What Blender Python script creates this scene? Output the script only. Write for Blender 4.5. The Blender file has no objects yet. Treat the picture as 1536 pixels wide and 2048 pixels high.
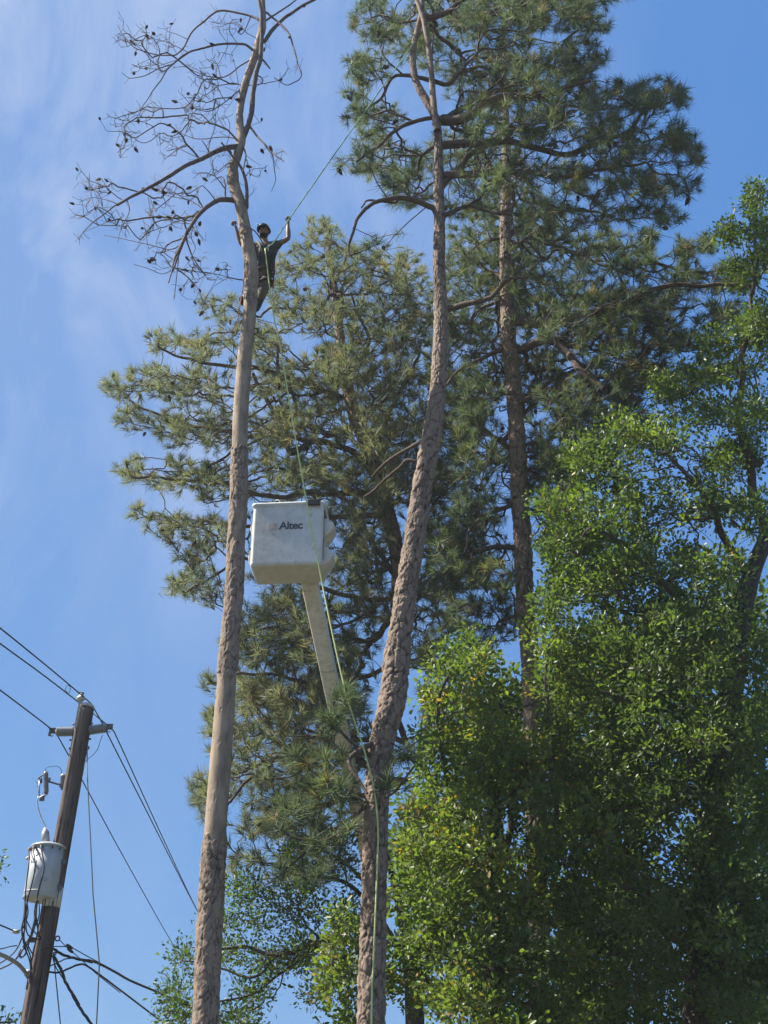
import bpy, math, random
import numpy as np
from mathutils import Vector
R_ = math.radians
rng = np.random.default_rng(7)
random.seed(7)
scene = bpy.context.scene
COL = scene.collection

# ------------------------------------------------------------------ camera
FPX = 2300.0
TH = R_(33.0)
CAMZ = 1.6
cd = bpy.data.cameras.new("camera")
cam = bpy.data.objects.new("camera", cd)
COL.objects.link(cam)
cam.location = (0, 0, CAMZ)
cam.rotation_euler = (R_(90) + TH, 0, 0)
cd.sensor_fit = 'VERTICAL'
cd.sensor_height = 36.0
cd.sensor_width = 27.0
cd.lens = FPX / 2048.0 * 36.0
cd.clip_start = 0.1
cd.clip_end = 3000
scene.camera = cam

# ------------------------------------------------------------------ light
SUN_AZ = R_(-88.0)      # clockwise from +Y
SUN_EL = R_(50.0)
sund = Vector((math.sin(SUN_AZ) * math.cos(SUN_EL), math.cos(SUN_AZ) * math.cos(SUN_EL), math.sin(SUN_EL)))
sl = bpy.data.lights.new("sun", 'SUN')
sl.energy = 5.0
sl.angle = R_(0.55)
sl.color = (1.0, 0.93, 0.82)
so = bpy.data.objects.new("sun", sl)
COL.objects.link(so)
so.rotation_euler = (-sund).to_track_quat('-Z', 'Y').to_euler()
so.location = (-20, 0, 40)

world = bpy.data.worlds.new("World")
scene.world = world
world.use_nodes = True
wn = world.node_tree
wn.nodes.clear()
def N(nt, t, **kw):
    n = nt.nodes.new(t)
    for k, v in kw.items():
        setattr(n, k, v)
    return n
wout = N(wn, 'ShaderNodeOutputWorld')
bg = N(wn, 'ShaderNodeBackground')
sky = N(wn, 'ShaderNodeTexSky', sky_type='NISHITA')
sky.sun_disc = False
sky.sun_elevation = SUN_EL
sky.sun_rotation = SUN_AZ
sky.altitude = 50
sky.air_density = 1.0
sky.dust_density = 0.6
sky.ozone_density = 2.0
# thin high cloud, stronger towards the left (-X)
tc = N(wn, 'ShaderNodeTexCoord')
mp = N(wn, 'ShaderNodeMapping')
mp.inputs['Scale'].default_value = (3.2, 2.0, 1.1)
mp.inputs['Rotation'].default_value = (0.3, 0.5, 0.2)
nz = N(wn, 'ShaderNodeTexNoise')
nz.inputs['Scale'].default_value = 2.3
nz.inputs['Detail'].default_value = 6
nz.inputs['Roughness'].default_value = 0.6
nz.inputs['Distortion'].default_value = 0.5
wn.links.new(tc.outputs['Generated'], mp.inputs['Vector'])
wn.links.new(mp.outputs['Vector'], nz.inputs['Vector'])
cr = N(wn, 'ShaderNodeMapRange')
cr.inputs['From Min'].default_value = 0.40
cr.inputs['From Max'].default_value = 0.66
wn.links.new(nz.outputs['Fac'], cr.inputs['Value'])
sx = N(wn, 'ShaderNodeSeparateXYZ')
wn.links.new(tc.outputs['Generated'], sx.inputs[0])
gx = N(wn, 'ShaderNodeMapRange')
gx.inputs['From Min'].default_value = 0.22
gx.inputs['From Max'].default_value = -0.28
gx.inputs['To Min'].default_value = 0.02
gx.inputs['To Max'].default_value = 1.05
wn.links.new(sx.outputs['X'], gx.inputs['Value'])
gz = N(wn, 'ShaderNodeMapRange')
gz.inputs['From Min'].default_value = 0.42
gz.inputs['From Max'].default_value = 0.66
gz.inputs['To Min'].default_value = 0.22
gz.inputs['To Max'].default_value = 1.0
wn.links.new(sx.outputs['Z'], gz.inputs['Value'])
m1 = N(wn, 'ShaderNodeMath', operation='MULTIPLY')
m2 = N(wn, 'ShaderNodeMath', operation='MULTIPLY')
m3 = N(wn, 'ShaderNodeMath', operation='MULTIPLY_ADD')
m3.inputs[1].default_value = 0.8
m3.inputs[2].default_value = 0.2
wn.links.new(cr.outputs[0], m3.inputs[0])
wn.links.new(m3.outputs[0], m1.inputs[0])
wn.links.new(gx.outputs[0], m1.inputs[1])
wn.links.new(m1.outputs[0], m2.inputs[0])
wn.links.new(gz.outputs[0], m2.inputs[1])
tint = N(wn, 'ShaderNodeMix', data_type='RGBA', blend_type='MULTIPLY')
tint.inputs[0].default_value = 1.0
tint.inputs[7].default_value = (0.45 * 0.435, 0.42 * 0.435, 0.26 * 0.435, 1)
wn.links.new(sky.outputs[0], tint.inputs[6])
EXPO = 1.2
KE = 1.0 / (0.15 * 2 ** EXPO)
base = N(wn, 'ShaderNodeMix', data_type='RGBA', blend_type='ADD'); base.inputs[0].default_value = 1.0
base.inputs[7].default_value = (0.038 * KE, 0.182 * KE, 0.56 * KE, 1)
wn.links.new(tint.outputs[2], base.inputs[6])
mx = N(wn, 'ShaderNodeMix', data_type='RGBA')
mx.inputs[7].default_value = (0.48 * KE, 0.60 * KE, 0.86 * KE, 1)
wn.links.new(m2.outputs[0], mx.inputs[0])
wn.links.new(base.outputs[2], mx.inputs[6])
wn.links.new(mx.outputs[2], bg.inputs[0])
bg.inputs[1].default_value = 0.15
wn.links.new(bg.outputs[0], wout.inputs[0])

scene.view_settings.view_transform = 'Standard'
scene.view_settings.look = 'None'
scene.view_settings.exposure = EXPO
scene.view_settings.gamma = 1.0
scene.render.resolution_x = 768
scene.render.resolution_y = 1024

# ------------------------------------------------------------------ geometry helpers
CT, ST = math.cos(TH), math.sin(TH)
def P(px, py, Y):
    """point of the place at distance Y ahead, in the direction of photo pixel px, py"""
    a = (px - 768.0) / FPX
    u = (1024.0 - py) / FPX
    dy = CT - u * ST
    dz = ST + u * CT
    t = Y / dy
    return np.array([a * t, Y, CAMZ + dz * t])
def mpp(py, Y):
    """metres per photo pixel there"""
    u = (1024.0 - py) / FPX
    return Y / (CT - u * ST) / FPX

class MB:
    def __init__(s):
        s.V = []; s.F = []; s.n = 0
    def add(s, V, F):
        V = np.asarray(V, float)
        s.V.append(V)
        s.F.extend([tuple(i + s.n for i in f) for f in F])
        s.n += len(V)
        return s
    def tube(s, pts, rad, sides=8, cap=True, flat=1.0, up=None):
        V, F = tube(pts, rad, sides, cap, flat, up)
        return s.add(V, F)
    def box(s, c, dx, dy, dz, ax=None):
        c = np.asarray(c, float)
        ax = np.eye(3) if ax is None else np.asarray(ax)
        V = []
        for k in (-.5, .5):
            for j in (-.5, .5):
                for i in (-.5, .5):
                    V.append(c + ax[0] * i * dx + ax[1] * j * dy + ax[2] * k * dz)
        return s.add(V, [(0, 2, 3, 1), (4, 5, 7, 6), (0, 1, 5, 4), (2, 6, 7, 3), (0, 4, 6, 2), (1, 3, 7, 5)])
    def lathe(s, a, b, prof, sides=20):
        """prof: list of (t along a-b, radius)"""
        a = np.asarray(a, float); b = np.asarray(b, float)
        pts = [a + (b - a) * t for t, r in prof]
        d = (b - a) / np.linalg.norm(b - a)
        e1, e2 = perp(d)
        V = []; F = []
        for p, (t, r) in zip(pts, prof):
            for k in range(sides):
                an = 2 * math.pi * k / sides
                V.append(p + r * (math.cos(an) * e1 + math.sin(an) * e2))
        for i in range(len(prof) - 1):
            for k in range(sides):
                k2 = (k + 1) % sides
                F.append((i * sides + k, i * sides + k2, (i + 1) * sides + k2, (i + 1) * sides + k))
        F.append(tuple(range(sides - 1, -1, -1)))
        F.append(tuple((len(prof) - 1) * sides + k for k in range(sides)))
        return s.add(V, F)
    def build(s, name, m, parent=None, smooth=True, bevel=0, sub=0):
        V = np.concatenate(s.V)
        off = np.array(parent['_o']) if parent is not None and '_o' in parent else np.zeros(3)
        me = bpy.data.meshes.new(name)
        me.from_pydata((V - off).tolist(), [], s.F)
        me.materials.append(m)
        if smooth:
            me.polygons.foreach_set('use_smooth', [True] * len(me.polygons))
        me.update()
        o = bpy.data.objects.new(name, me)
        COL.objects.link(o)
        if parent is not None:
            o.parent = parent
            o['_o'] = [float(x) for x in off]
        if bevel:
            b = o.modifiers.new('bevel', 'BEVEL'); b.width = bevel; b.segments = 3
            b.limit_method = 'ANGLE'; b.angle_limit = R_(35)
        if sub:
            b = o.modifiers.new('sub', 'SUBSURF'); b.levels = sub; b.render_levels = sub
        return o

def perp(d):
    a = np.array([0, 0, 1.0]) if abs(d[2]) < 0.9 else np.array([1.0, 0, 0])
    e1 = np.cross(d, a); e1 /= np.linalg.norm(e1)
    e2 = np.cross(d, e1)
    return e1, e2

def frames(pts, up=None):
    pts = np.asarray(pts, float)
    T = np.gradient(pts, axis=0)
    T /= np.maximum(np.linalg.norm(T, axis=1, keepdims=True), 1e-9)
    E1 = np.zeros_like(T)
    e1, _ = perp(T[0])
    if up is not None:
        e1 = np.asarray(up, float)
    for i in range(len(T)):
        if up is not None: e1 = np.asarray(up, float)
        e1 = e1 - T[i] * np.dot(e1, T[i])
        n = np.linalg.norm(e1)
        e1 = e1 / n if n > 1e-6 else perp(T[i])[0]
        E1[i] = e1
    return T, E1, np.cross(T, E1)

def tube(pts, rad, sides=8, cap=True, flat=1.0, up=None):
    pts = np.asarray(pts, float)
    n = len(pts)
    rad = np.full(n, rad) if np.isscalar(rad) else np.asarray(rad, float)
    if len(rad) != n:
        rad = np.interp(np.linspace(0, 1, n), np.linspace(0, 1, len(rad)), rad)
    T, E1, E2 = frames(pts, up)
    a = np.arange(sides) * 2 * math.pi / sides
    V = pts[:, None, :] + rad[:, None, None] * (np.cos(a)[None, :, None] * E1[:, None, :] + flat * np.sin(a)[None, :, None] * E2[:, None, :])
    V = V.reshape(-1, 3)
    F = []
    for i in range(n - 1):
        for k in range(sides):
            k2 = (k + 1) % sides
            F.append((i * sides + k, i * sides + k2, (i + 1) * sides + k2, (i + 1) * sides + k))
    if cap:
        F.append(tuple(range(sides - 1, -1, -1)))
        F.append(tuple((n - 1) * sides + k for k in range(sides)))
    return V, F

def catmull(pts, step=None, sub=None):
    """smooth curve through rows of pts (any number of columns; first 3 are position)"""
    pts = np.asarray(pts, float)
    if len(pts) < 3:
        k = sub or max(2, int(np.linalg.norm(pts[-1, :3] - pts[0, :3]) / (step or 1)))
        t = np.linspace(0, 1, k + 1)[:, None]
        return pts[0] * (1 - t) + pts[-1] * t
    Q = np.vstack([2 * pts[0] - pts[1], pts, 2 * pts[-1] - pts[-2]])
    out = []
    for i in range(1, len(Q) - 2):
        L = np.linalg.norm(Q[i + 1, :3] - Q[i, :3])
        k = sub or max(1, int(round(L / step)))
        t = np.arange(k)[:, None] / k
        p0, p1, p2, p3 = Q[i - 1], Q[i], Q[i + 1], Q[i + 2]
        out.append(0.5 * ((2 * p1) + (-p0 + p2) * t + (2 * p0 - 5 * p1 + 4 * p2 - p3) * t ** 2 + (-p0 + 3 * p1 - 3 * p2 + p3) * t ** 3))
    out.append(Q[-2][None])
    return np.vstack(out)

def mesh_np(name, V, faces, m, parent=None, smooth=False, attrs=None):
    """faces: list of int arrays (n,k)"""
    off = np.array(parent['_o']) if parent is not None and '_o' in parent else np.zeros(3)
    me = bpy.data.meshes.new(name)
    V = (np.asarray(V) - off).astype(np.float32)
    me.vertices.add(len(V)); me.vertices.foreach_set('co', V.ravel())
    nl = sum(f.size for f in faces); nf = sum(len(f) for f in faces)
    me.loops.add(nl); me.polygons.add(nf)
    me.loops.foreach_set('vertex_index', np.concatenate([f.ravel() for f in faces]).astype(np.int32))
    tot = np.concatenate([np.full(len(f), f.shape[1]) for f in faces])
    st = np.concatenate([[0], np.cumsum(tot)[:-1]])
    me.polygons.foreach_set('loop_start', st.astype(np.int32))
    if smooth:
        me.polygons.foreach_set('use_smooth', np.ones(nf, bool))
    me.update(calc_edges=True)
    me.validate()
    for k, v in (attrs or {}).items():
        a = me.attributes.new(k, 'FLOAT', 'POINT')
        a.data.foreach_set('value', np.asarray(v, np.float32))
    me.materials.append(m)
    o = bpy.data.objects.new(name, me)
    COL.objects.link(o)
    if parent is not None:
        o.parent = parent
        o['_o'] = [float(x) for x in off]
    return o

def tag(o, label, cat, group=None, kind=None):
    o['label'] = label
    if cat: o['category'] = cat
    if group: o['group'] = group
    if kind: o['kind'] = kind
    return o
def thing(name, loc, label, cat, group=None):
    o = bpy.data.objects.new(name, None)
    COL.objects.link(o)
    o.location = [float(x) for x in loc]
    o.empty_display_size = 0.3
    o['_o'] = [float(x) for x in loc]
    return tag(o, label, cat, group)
def settle(o, k=None):
    pass

# ------------------------------------------------------------------ materials
def mat(name, col=(0.5, 0.5, 0.5), rough=0.6, metal=0.0, noise=None, bump=0.0, scale=20, col2=None, stretch=(1, 1, 1), spec=0.5):
    m = bpy.data.materials.new(name); m.use_nodes = True
    nt = m.node_tree; b = nt.nodes['Principled BSDF']
    b.inputs['Base Color'].default_value = (*col, 1)
    b.inputs['Roughness'].default_value = rough
    b.inputs['Metallic'].default_value = metal
    b.inputs['Specular IOR Level'].default_value = spec
    c2 = col2 or tuple(c * 0.72 for c in col)
    tcn = N(nt, 'ShaderNodeTexCoord'); mpn = N(nt, 'ShaderNodeMapping')
    mpn.inputs['Scale'].default_value = stretch
    nn = N(nt, 'ShaderNodeTexNoise'); nn.inputs['Scale'].default_value = scale; nn.inputs['Detail'].default_value = 6
    nn.inputs['Roughness'].default_value = 0.6
    nt.links.new(tcn.outputs['Object'], mpn.inputs[0]); nt.links.new(mpn.outputs[0], nn.inputs['Vector'])
    rp = N(nt, 'ShaderNodeMapRange'); rp.inputs['From Min'].default_value = 0.35; rp.inputs['From Max'].default_value = 0.68
    nt.links.new(nn.outputs['Fac'], rp.inputs['Value'])
    mxn = N(nt, 'ShaderNodeMix', data_type='RGBA')
    mxn.inputs[6].default_value = (*c2, 1); mxn.inputs[7].default_value = (*col, 1)
    nt.links.new(rp.outputs[0], mxn.inputs[0]); nt.links.new(mxn.outputs[2], b.inputs['Base Color'])
    if bump:
        bp = N(nt, 'ShaderNodeBump'); bp.inputs['Strength'].default_value = 0.7; bp.inputs['Distance'].default_value = bump
        nt.links.new(nn.outputs['Fac'], bp.inputs['Height']); nt.links.new(bp.outputs[0], b.inputs['Normal'])
    return m

def bark_mat(name, dark, light, bare=(0.50, 0.40, 0.31), bare2=(0.36, 0.27, 0.21)):
    m = bpy.data.materials.new(name); m.use_nodes = True
    nt = m.node_tree; b = nt.nodes['Principled BSDF']
    b.inputs['Roughness'].default_value = 0.85
    b.inputs['Specular IOR Level'].default_value = 0.25
    a1 = N(nt, 'ShaderNodeAttribute', attribute_name='plate')
    a2 = N(nt, 'ShaderNodeAttribute', attribute_name='bare')
    tcn = N(nt, 'ShaderNodeTexCoord')
    nn = N(nt, 'ShaderNodeTexNoise'); nn.inputs['Scale'].default_value = 9; nn.inputs['Detail'].default_value = 8; nn.inputs['Roughness'].default_value = 0.65
    mpn = N(nt, 'ShaderNodeMapping'); mpn.inputs['Scale'].default_value = (1, 1, 0.35)
    nt.links.new(tcn.outputs['Object'], mpn.inputs[0]); nt.links.new(mpn.outputs[0], nn.inputs['Vector'])
    ml = N(nt, 'ShaderNodeMath', operation='MULTIPLY_ADD'); ml.inputs[1].default_value = 0.9; ml.inputs[2].default_value = -0.62
    nt.links.new(nn.outputs['Fac'], ml.inputs[0])
    ad = N(nt, 'ShaderNodeMath', operation='ADD', use_clamp=True)
    ms = N(nt, 'ShaderNodeMath', operation='MULTIPLY'); ms.inputs[1].default_value = 1.75
    nt.links.new(a1.outputs['Fac'], ms.inputs[0])
    nt.links.new(ml.outputs[0], ad.inputs[0]); nt.links.new(ms.outputs[0], ad.inputs[1])
    mx1 = N(nt, 'ShaderNodeMix', data_type='RGBA'); mx1.inputs[6].default_value = (*dark, 1); mx1.inputs[7].default_value = (*light, 1)
    nt.links.new(ad.outputs[0], mx1.inputs[0])
    mx2 = N(nt, 'ShaderNodeMix', data_type='RGBA'); mx2.inputs[6].default_value = (*bare2, 1); mx2.inputs[7].default_value = (*bare, 1)
    r2 = N(nt, 'ShaderNodeMapRange'); r2.inputs['From Min'].default_value = 0.35; r2.inputs['From Max'].default_value = 0.6
    nt.links.new(nn.outputs['Fac'], r2.inputs['Value']); nt.links.new(r2.outputs[0], mx2.inputs[0])
    mx3 = N(nt, 'ShaderNodeMix', data_type='RGBA')
    nt.links.new(a2.outputs['Fac'], mx3.inputs[0]); nt.links.new(mx1.outputs[2], mx3.inputs[6]); nt.links.new(mx2.outputs[2], mx3.inputs[7])
    nt.links.new(mx3.outputs[2], b.inputs['Base Color'])
    n2 = N(nt, 'ShaderNodeTexNoise'); n2.inputs['Scale'].default_value = 60; n2.inputs['Detail'].default_value = 5
    nt.links.new(tcn.outputs['Object'], n2.inputs['Vector'])
    bp = N(nt, 'ShaderNodeBump'); bp.inputs['Strength'].default_value = 0.5; bp.inputs['Distance'].default_value = 0.006
    nt.links.new(n2.outputs['Fac'], bp.inputs['Height']); nt.links.new(bp.outputs[0], b.inputs['Normal'])
    return m

def leaf_mat(name, ramp, rough=0.45, trans=0.45, spec=0.5, tcol=(0.9, 1.0, 0.35), tsc=1.6):
    """ramp of colours read by the per-cluster 'tint' attribute, jittered per leaf"""
    m = bpy.data.materials.new(name); m.use_nodes = True
    nt = m.node_tree; b = nt.nodes['Principled BSDF']; out = nt.nodes['Material Output']
    at = N(nt, 'ShaderNodeAttribute', attribute_name='tint')
    cr_ = N(nt, 'ShaderNodeValToRGB')
    e = cr_.color_ramp.elements
    while len(e) > 1: e.remove(e[-1])
    e[0].position = ramp[0][0]; e[0].color = (*ramp[0][1], 1)
    for p, c in ramp[1:]:
        q = e.new(p); q.color = (*c, 1)
    nt.links.new(at.outputs['Fac'], cr_.inputs[0])
    nt.links.new(cr_.outputs[0], b.inputs['Base Color'])
    b.inputs['Roughness'].default_value = rough
    b.inputs['Specular IOR Level'].default_value = spec
    tr = N(nt, 'ShaderNodeBsdfTranslucent')
    mu = N(nt, 'ShaderNodeMix', data_type='RGBA', blend_type='MULTIPLY'); mu.inputs[0].default_value = 1
    mu.inputs[7].default_value = (tcol[0] * tsc, tcol[1] * tsc, tcol[2] * tsc, 1)
    nt.links.new(cr_.outputs[0], mu.inputs[6]); nt.links.new(mu.outputs[2], tr.inputs[0])
    ms = N(nt, 'ShaderNodeMixShader'); ms.inputs[0].default_value = trans
    nt.links.new(b.outputs[0], ms.inputs[1]); nt.links.new(tr.outputs[0], ms.inputs[2])
    nt.links.new(ms.outputs[0], out.inputs[0])
    return m

def scuff(m, sc=38, lo=0.60, hi=0.72, dark=0.55, st=(1, 1, 0.5)):
    nt = m.node_tree; b = nt.nodes['Principled BSDF']
    src = b.inputs['Base Color'].links[0].from_socket
    t_ = N(nt, 'ShaderNodeTexCoord'); p_ = N(nt, 'ShaderNodeMapping'); p_.inputs['Scale'].default_value = st
    n_ = N(nt, 'ShaderNodeTexNoise'); n_.inputs['Scale'].default_value = sc; n_.inputs['Detail'].default_value = 8; n_.inputs['Roughness'].default_value = 0.7
    r_ = N(nt, 'ShaderNodeMapRange'); r_.inputs['From Min'].default_value = lo; r_.inputs['From Max'].default_value = hi
    x_ = N(nt, 'ShaderNodeMix', data_type='RGBA', blend_type='MULTIPLY'); x_.inputs[7].default_value = (dark, dark * .93, dark * .82, 1)
    nt.links.new(t_.outputs['Object'], p_.inputs[0]); nt.links.new(p_.outputs[0], n_.inputs['Vector']); nt.links.new(n_.outputs['Fac'], r_.inputs['Value'])
    nt.links.new(r_.outputs[0], x_.inputs[0]); nt.links.new(src, x_.inputs[6]); nt.links.new(x_.outputs[2], b.inputs['Base Color'])
    return m

M = dict(
    bark_dead=bark_mat('bark_dead', (0.028, 0.020, 0.015), (0.28, 0.212, 0.162), (0.36, 0.28, 0.205), (0.19, 0.145, 0.11)),
    bark_pine=bark_mat('bark_pine', (0.024, 0.017, 0.013), (0.25, 0.188, 0.145)),
    bark_oak=bark_mat('bark_oak', (0.016, 0.014, 0.013), (0.07, 0.06, 0.055)),
    twig=mat('twig', (0.10, 0.078, 0.066), 0.9, bump=0.01, scale=14, spec=0.2),
    limb=mat('limb', (0.13, 0.10, 0.085), 0.9, bump=0.02, scale=12, spec=0.2),
    dead_limb=mat('dead_limb', (0.17, 0.14, 0.13), 0.9, bump=0.02, scale=12, col2=(0.10, 0.08, 0.08), spec=0.2),
    dead_twig=mat('dead_twig', (0.085, 0.07, 0.07), 0.9, scale=14, spec=0.2),
    cone=mat('cone', (0.075, 0.05, 0.038), 0.85, bump=0.01, scale=60, spec=0.2),
    needle=leaf_mat('needle', [(0.0, (0.060, 0.084, 0.062)), (0.45, (0.105, 0.132, 0.084)), (0.78, (0.170, 0.185, 0.095)), (0.9, (0.14, 0.15, 0.055)), (1.0, (0.22, 0.14, 0.06))], 0.55, 0.42, 0.3, tcol=(0.85, 1.0, 0.55), tsc=1.4),
    needle_veiled=leaf_mat('needle_veiled', [(0.0, (0.105, 0.125, 0.094)), (0.5, (0.165, 0.180, 0.122)), (0.85, (0.235, 0.228, 0.135)), (1.0, (0.28, 0.22, 0.13))], 0.55, 0.45, 0.3, tcol=(0.9, 1.0, 0.6), tsc=1.4),  # far pine: veiling glare put into the needle colour as paler, greyer tones
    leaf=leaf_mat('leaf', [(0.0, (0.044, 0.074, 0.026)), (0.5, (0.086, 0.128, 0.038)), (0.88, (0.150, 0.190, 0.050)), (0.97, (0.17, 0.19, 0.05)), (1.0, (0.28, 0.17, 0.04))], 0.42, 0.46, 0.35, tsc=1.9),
    white_paint=mat('white_paint', (0.66, 0.66, 0.63), 0.42, noise=1, bump=0.002, scale=9, col2=(0.57, 0.56, 0.52)),
    boom=mat('boom', (0.74, 0.70, 0.60), 0.45, scale=7, col2=(0.62, 0.58, 0.48)),
    black=mat('black', (0.02, 0.02, 0.022), 0.55, scale=30),
    decal=mat('decal', (0.035, 0.04, 0.06), 0.6, scale=40, col2=(0.10, 0.10, 0.12)),
    decal_faded=mat('decal_faded', (0.50, 0.38, 0.30), 0.6, scale=50, col2=(0.52, 0.47, 0.42)),
    pole=mat('pole', (0.16, 0.132, 0.116), 0.92, bump=0.03, scale=16, col2=(0.09, 0.07, 0.062), stretch=(1, 1, 0.08), spec=0.2),
    porcelain=mat('porcelain', (0.27, 0.28, 0.28), 0.3, scale=20),
    porcelain_white=mat('porcelain_white', (0.62, 0.60, 0.57), 0.35, scale=20),
    tank=mat('tank', (0.50, 0.53, 0.54), 0.4, scale=5, col2=(0.44, 0.47, 0.47)),
    steel=mat('steel', (0.16, 0.15, 0.15), 0.5, 0.5, scale=30),
    galv=mat('galv', (0.42, 0.42, 0.42), 0.5, 0.3, scale=20),
    wire=mat('wire', (0.018, 0.018, 0.022), 0.6, scale=40),
    cable=mat('cable', (0.06, 0.05, 0.05), 0.7, scale=40),
    band=mat('band', (0.72, 0.70, 0.64), 0.6, scale=10),
    stencil=mat('stencil', (0.14, 0.17, 0.24), 0.7, scale=30),
    rope_green=mat('rope_green', (0.30, 0.50, 0.24), 0.8, scale=80),
    rope_yellow=mat('rope_yellow', (0.62, 0.68, 0.30), 0.8, scale=80, col2=(0.48, 0.55, 0.22)),
    rope_brown=mat('rope_brown', (0.22, 0.12, 0.08), 0.8, scale=80),
    rope_orange=mat('rope_orange', (0.50, 0.20, 0.12), 0.8, scale=80),
    skin=mat('skin', (0.24, 0.125, 0.085), 0.55, scale=30, col2=(0.19, 0.10, 0.07)),
    shirt=mat('shirt', (0.055, 0.065, 0.055), 0.9, bump=0.02, scale=14),
    pants=mat('pants', (0.13, 0.105, 0.07), 0.9, bump=0.02, scale=14),
    boot=mat('boot', (0.025, 0.022, 0.02), 0.6, scale=30),
    helmet=mat('helmet', (0.025, 0.02, 0.022), 0.45, scale=10),
    beard=mat('beard', (0.03, 0.02, 0.015), 0.95, scale=60),
    harness=mat('harness', (0.05, 0.045, 0.045), 0.7, scale=30),
    red=mat('red', (0.16, 0.045, 0.04), 0.7, scale=30),
    eye=mat('eye', (0.02, 0.015, 0.015), 0.2, scale=30),
    grass=mat('grass', (0.085, 0.080, 0.055), 0.95, bump=0.05, scale=3, col2=(0.05, 0.05, 0.03)),
)

scuff(M['white_paint'], 30, .56, .72, .6); scuff(M['white_paint'], 5, .5, .75, .8)
scuff(M['boom'], 9, .5, .75, .65, (1, 1, .6)); scuff(M['tank'], 10, .52, .72, .72, (1, 1, .12)); scuff(M['tank'], 60, .62, .7, .6)
scuff(M['band'], 12, .5, .7, .6, (1, 1, .2)); scuff(M['pole'], 26, .54, .62, .4, (1, 1, .05)); scuff(M['porcelain_white'], 20, .5, .7, .6)
scuff(M['shirt'], 6, .5, .7, .6); scuff(M['pants'], 7, .5, .65, .5)
# ------------------------------------------------------------------ ground
g = MB(); g.add([(-900, -900, 0), (900, -900, 0), (900, 900, 0), (-900, 900, 0)], [(0, 1, 2, 3)])
go = g.build('ground', M['grass'], smooth=False)
go['kind'] = 'structure'

# ------------------------------------------------------------------ bark trunk
def hash2(i, j, k):
    h = np.sin(i * 127.1 + j * 311.7 + k * 74.7) * 43758.5453
    return h - np.floor(h)
def vnoise(x, y, seed, wrapx=None):
    xi = np.floor(x); yi = np.floor(y); fx = x - xi; fy = y - yi
    fx = fx * fx * (3 - 2 * fx); fy = fy * fy * (3 - 2 * fy)
    w = (lambda q: np.mod(q, wrapx)) if wrapx else (lambda q: q)
    a = hash2(w(xi), yi, seed); b = hash2(w(xi + 1), yi, seed)
    c = hash2(w(xi), yi + 1, seed); d = hash2(w(xi + 1), yi + 1, seed)
    return (a * (1 - fx) + b * fx) * (1 - fy) + (c * (1 - fx) + d * fx) * fy
def worley(x, y, seed, wrapx):
    xi = np.floor(x); yi = np.floor(y)
    F1 = np.full(x.shape, 9.0); F2 = np.full(x.shape, 9.0); ID = np.zeros(x.shape)
    for di in (-1, 0, 1):
        for dj in (-1, 0, 1):
            cx = xi + di; cy = yi + dj
            wx = np.mod(cx, wrapx)
            jx = hash2(wx, cy, seed); jy = hash2(wx, cy, seed + 5)
            d = np.hypot(cx + jx - x, cy + jy - y)
            idv = hash2(wx, cy, seed + 9)
            nearer = d < F1
            F2 = np.where(nearer, F1, np.minimum(F2, d))
            ID = np.where(nearer, idv, ID)
            F1 = np.where(nearer, d, F1)
    return F1, F2, ID

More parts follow.
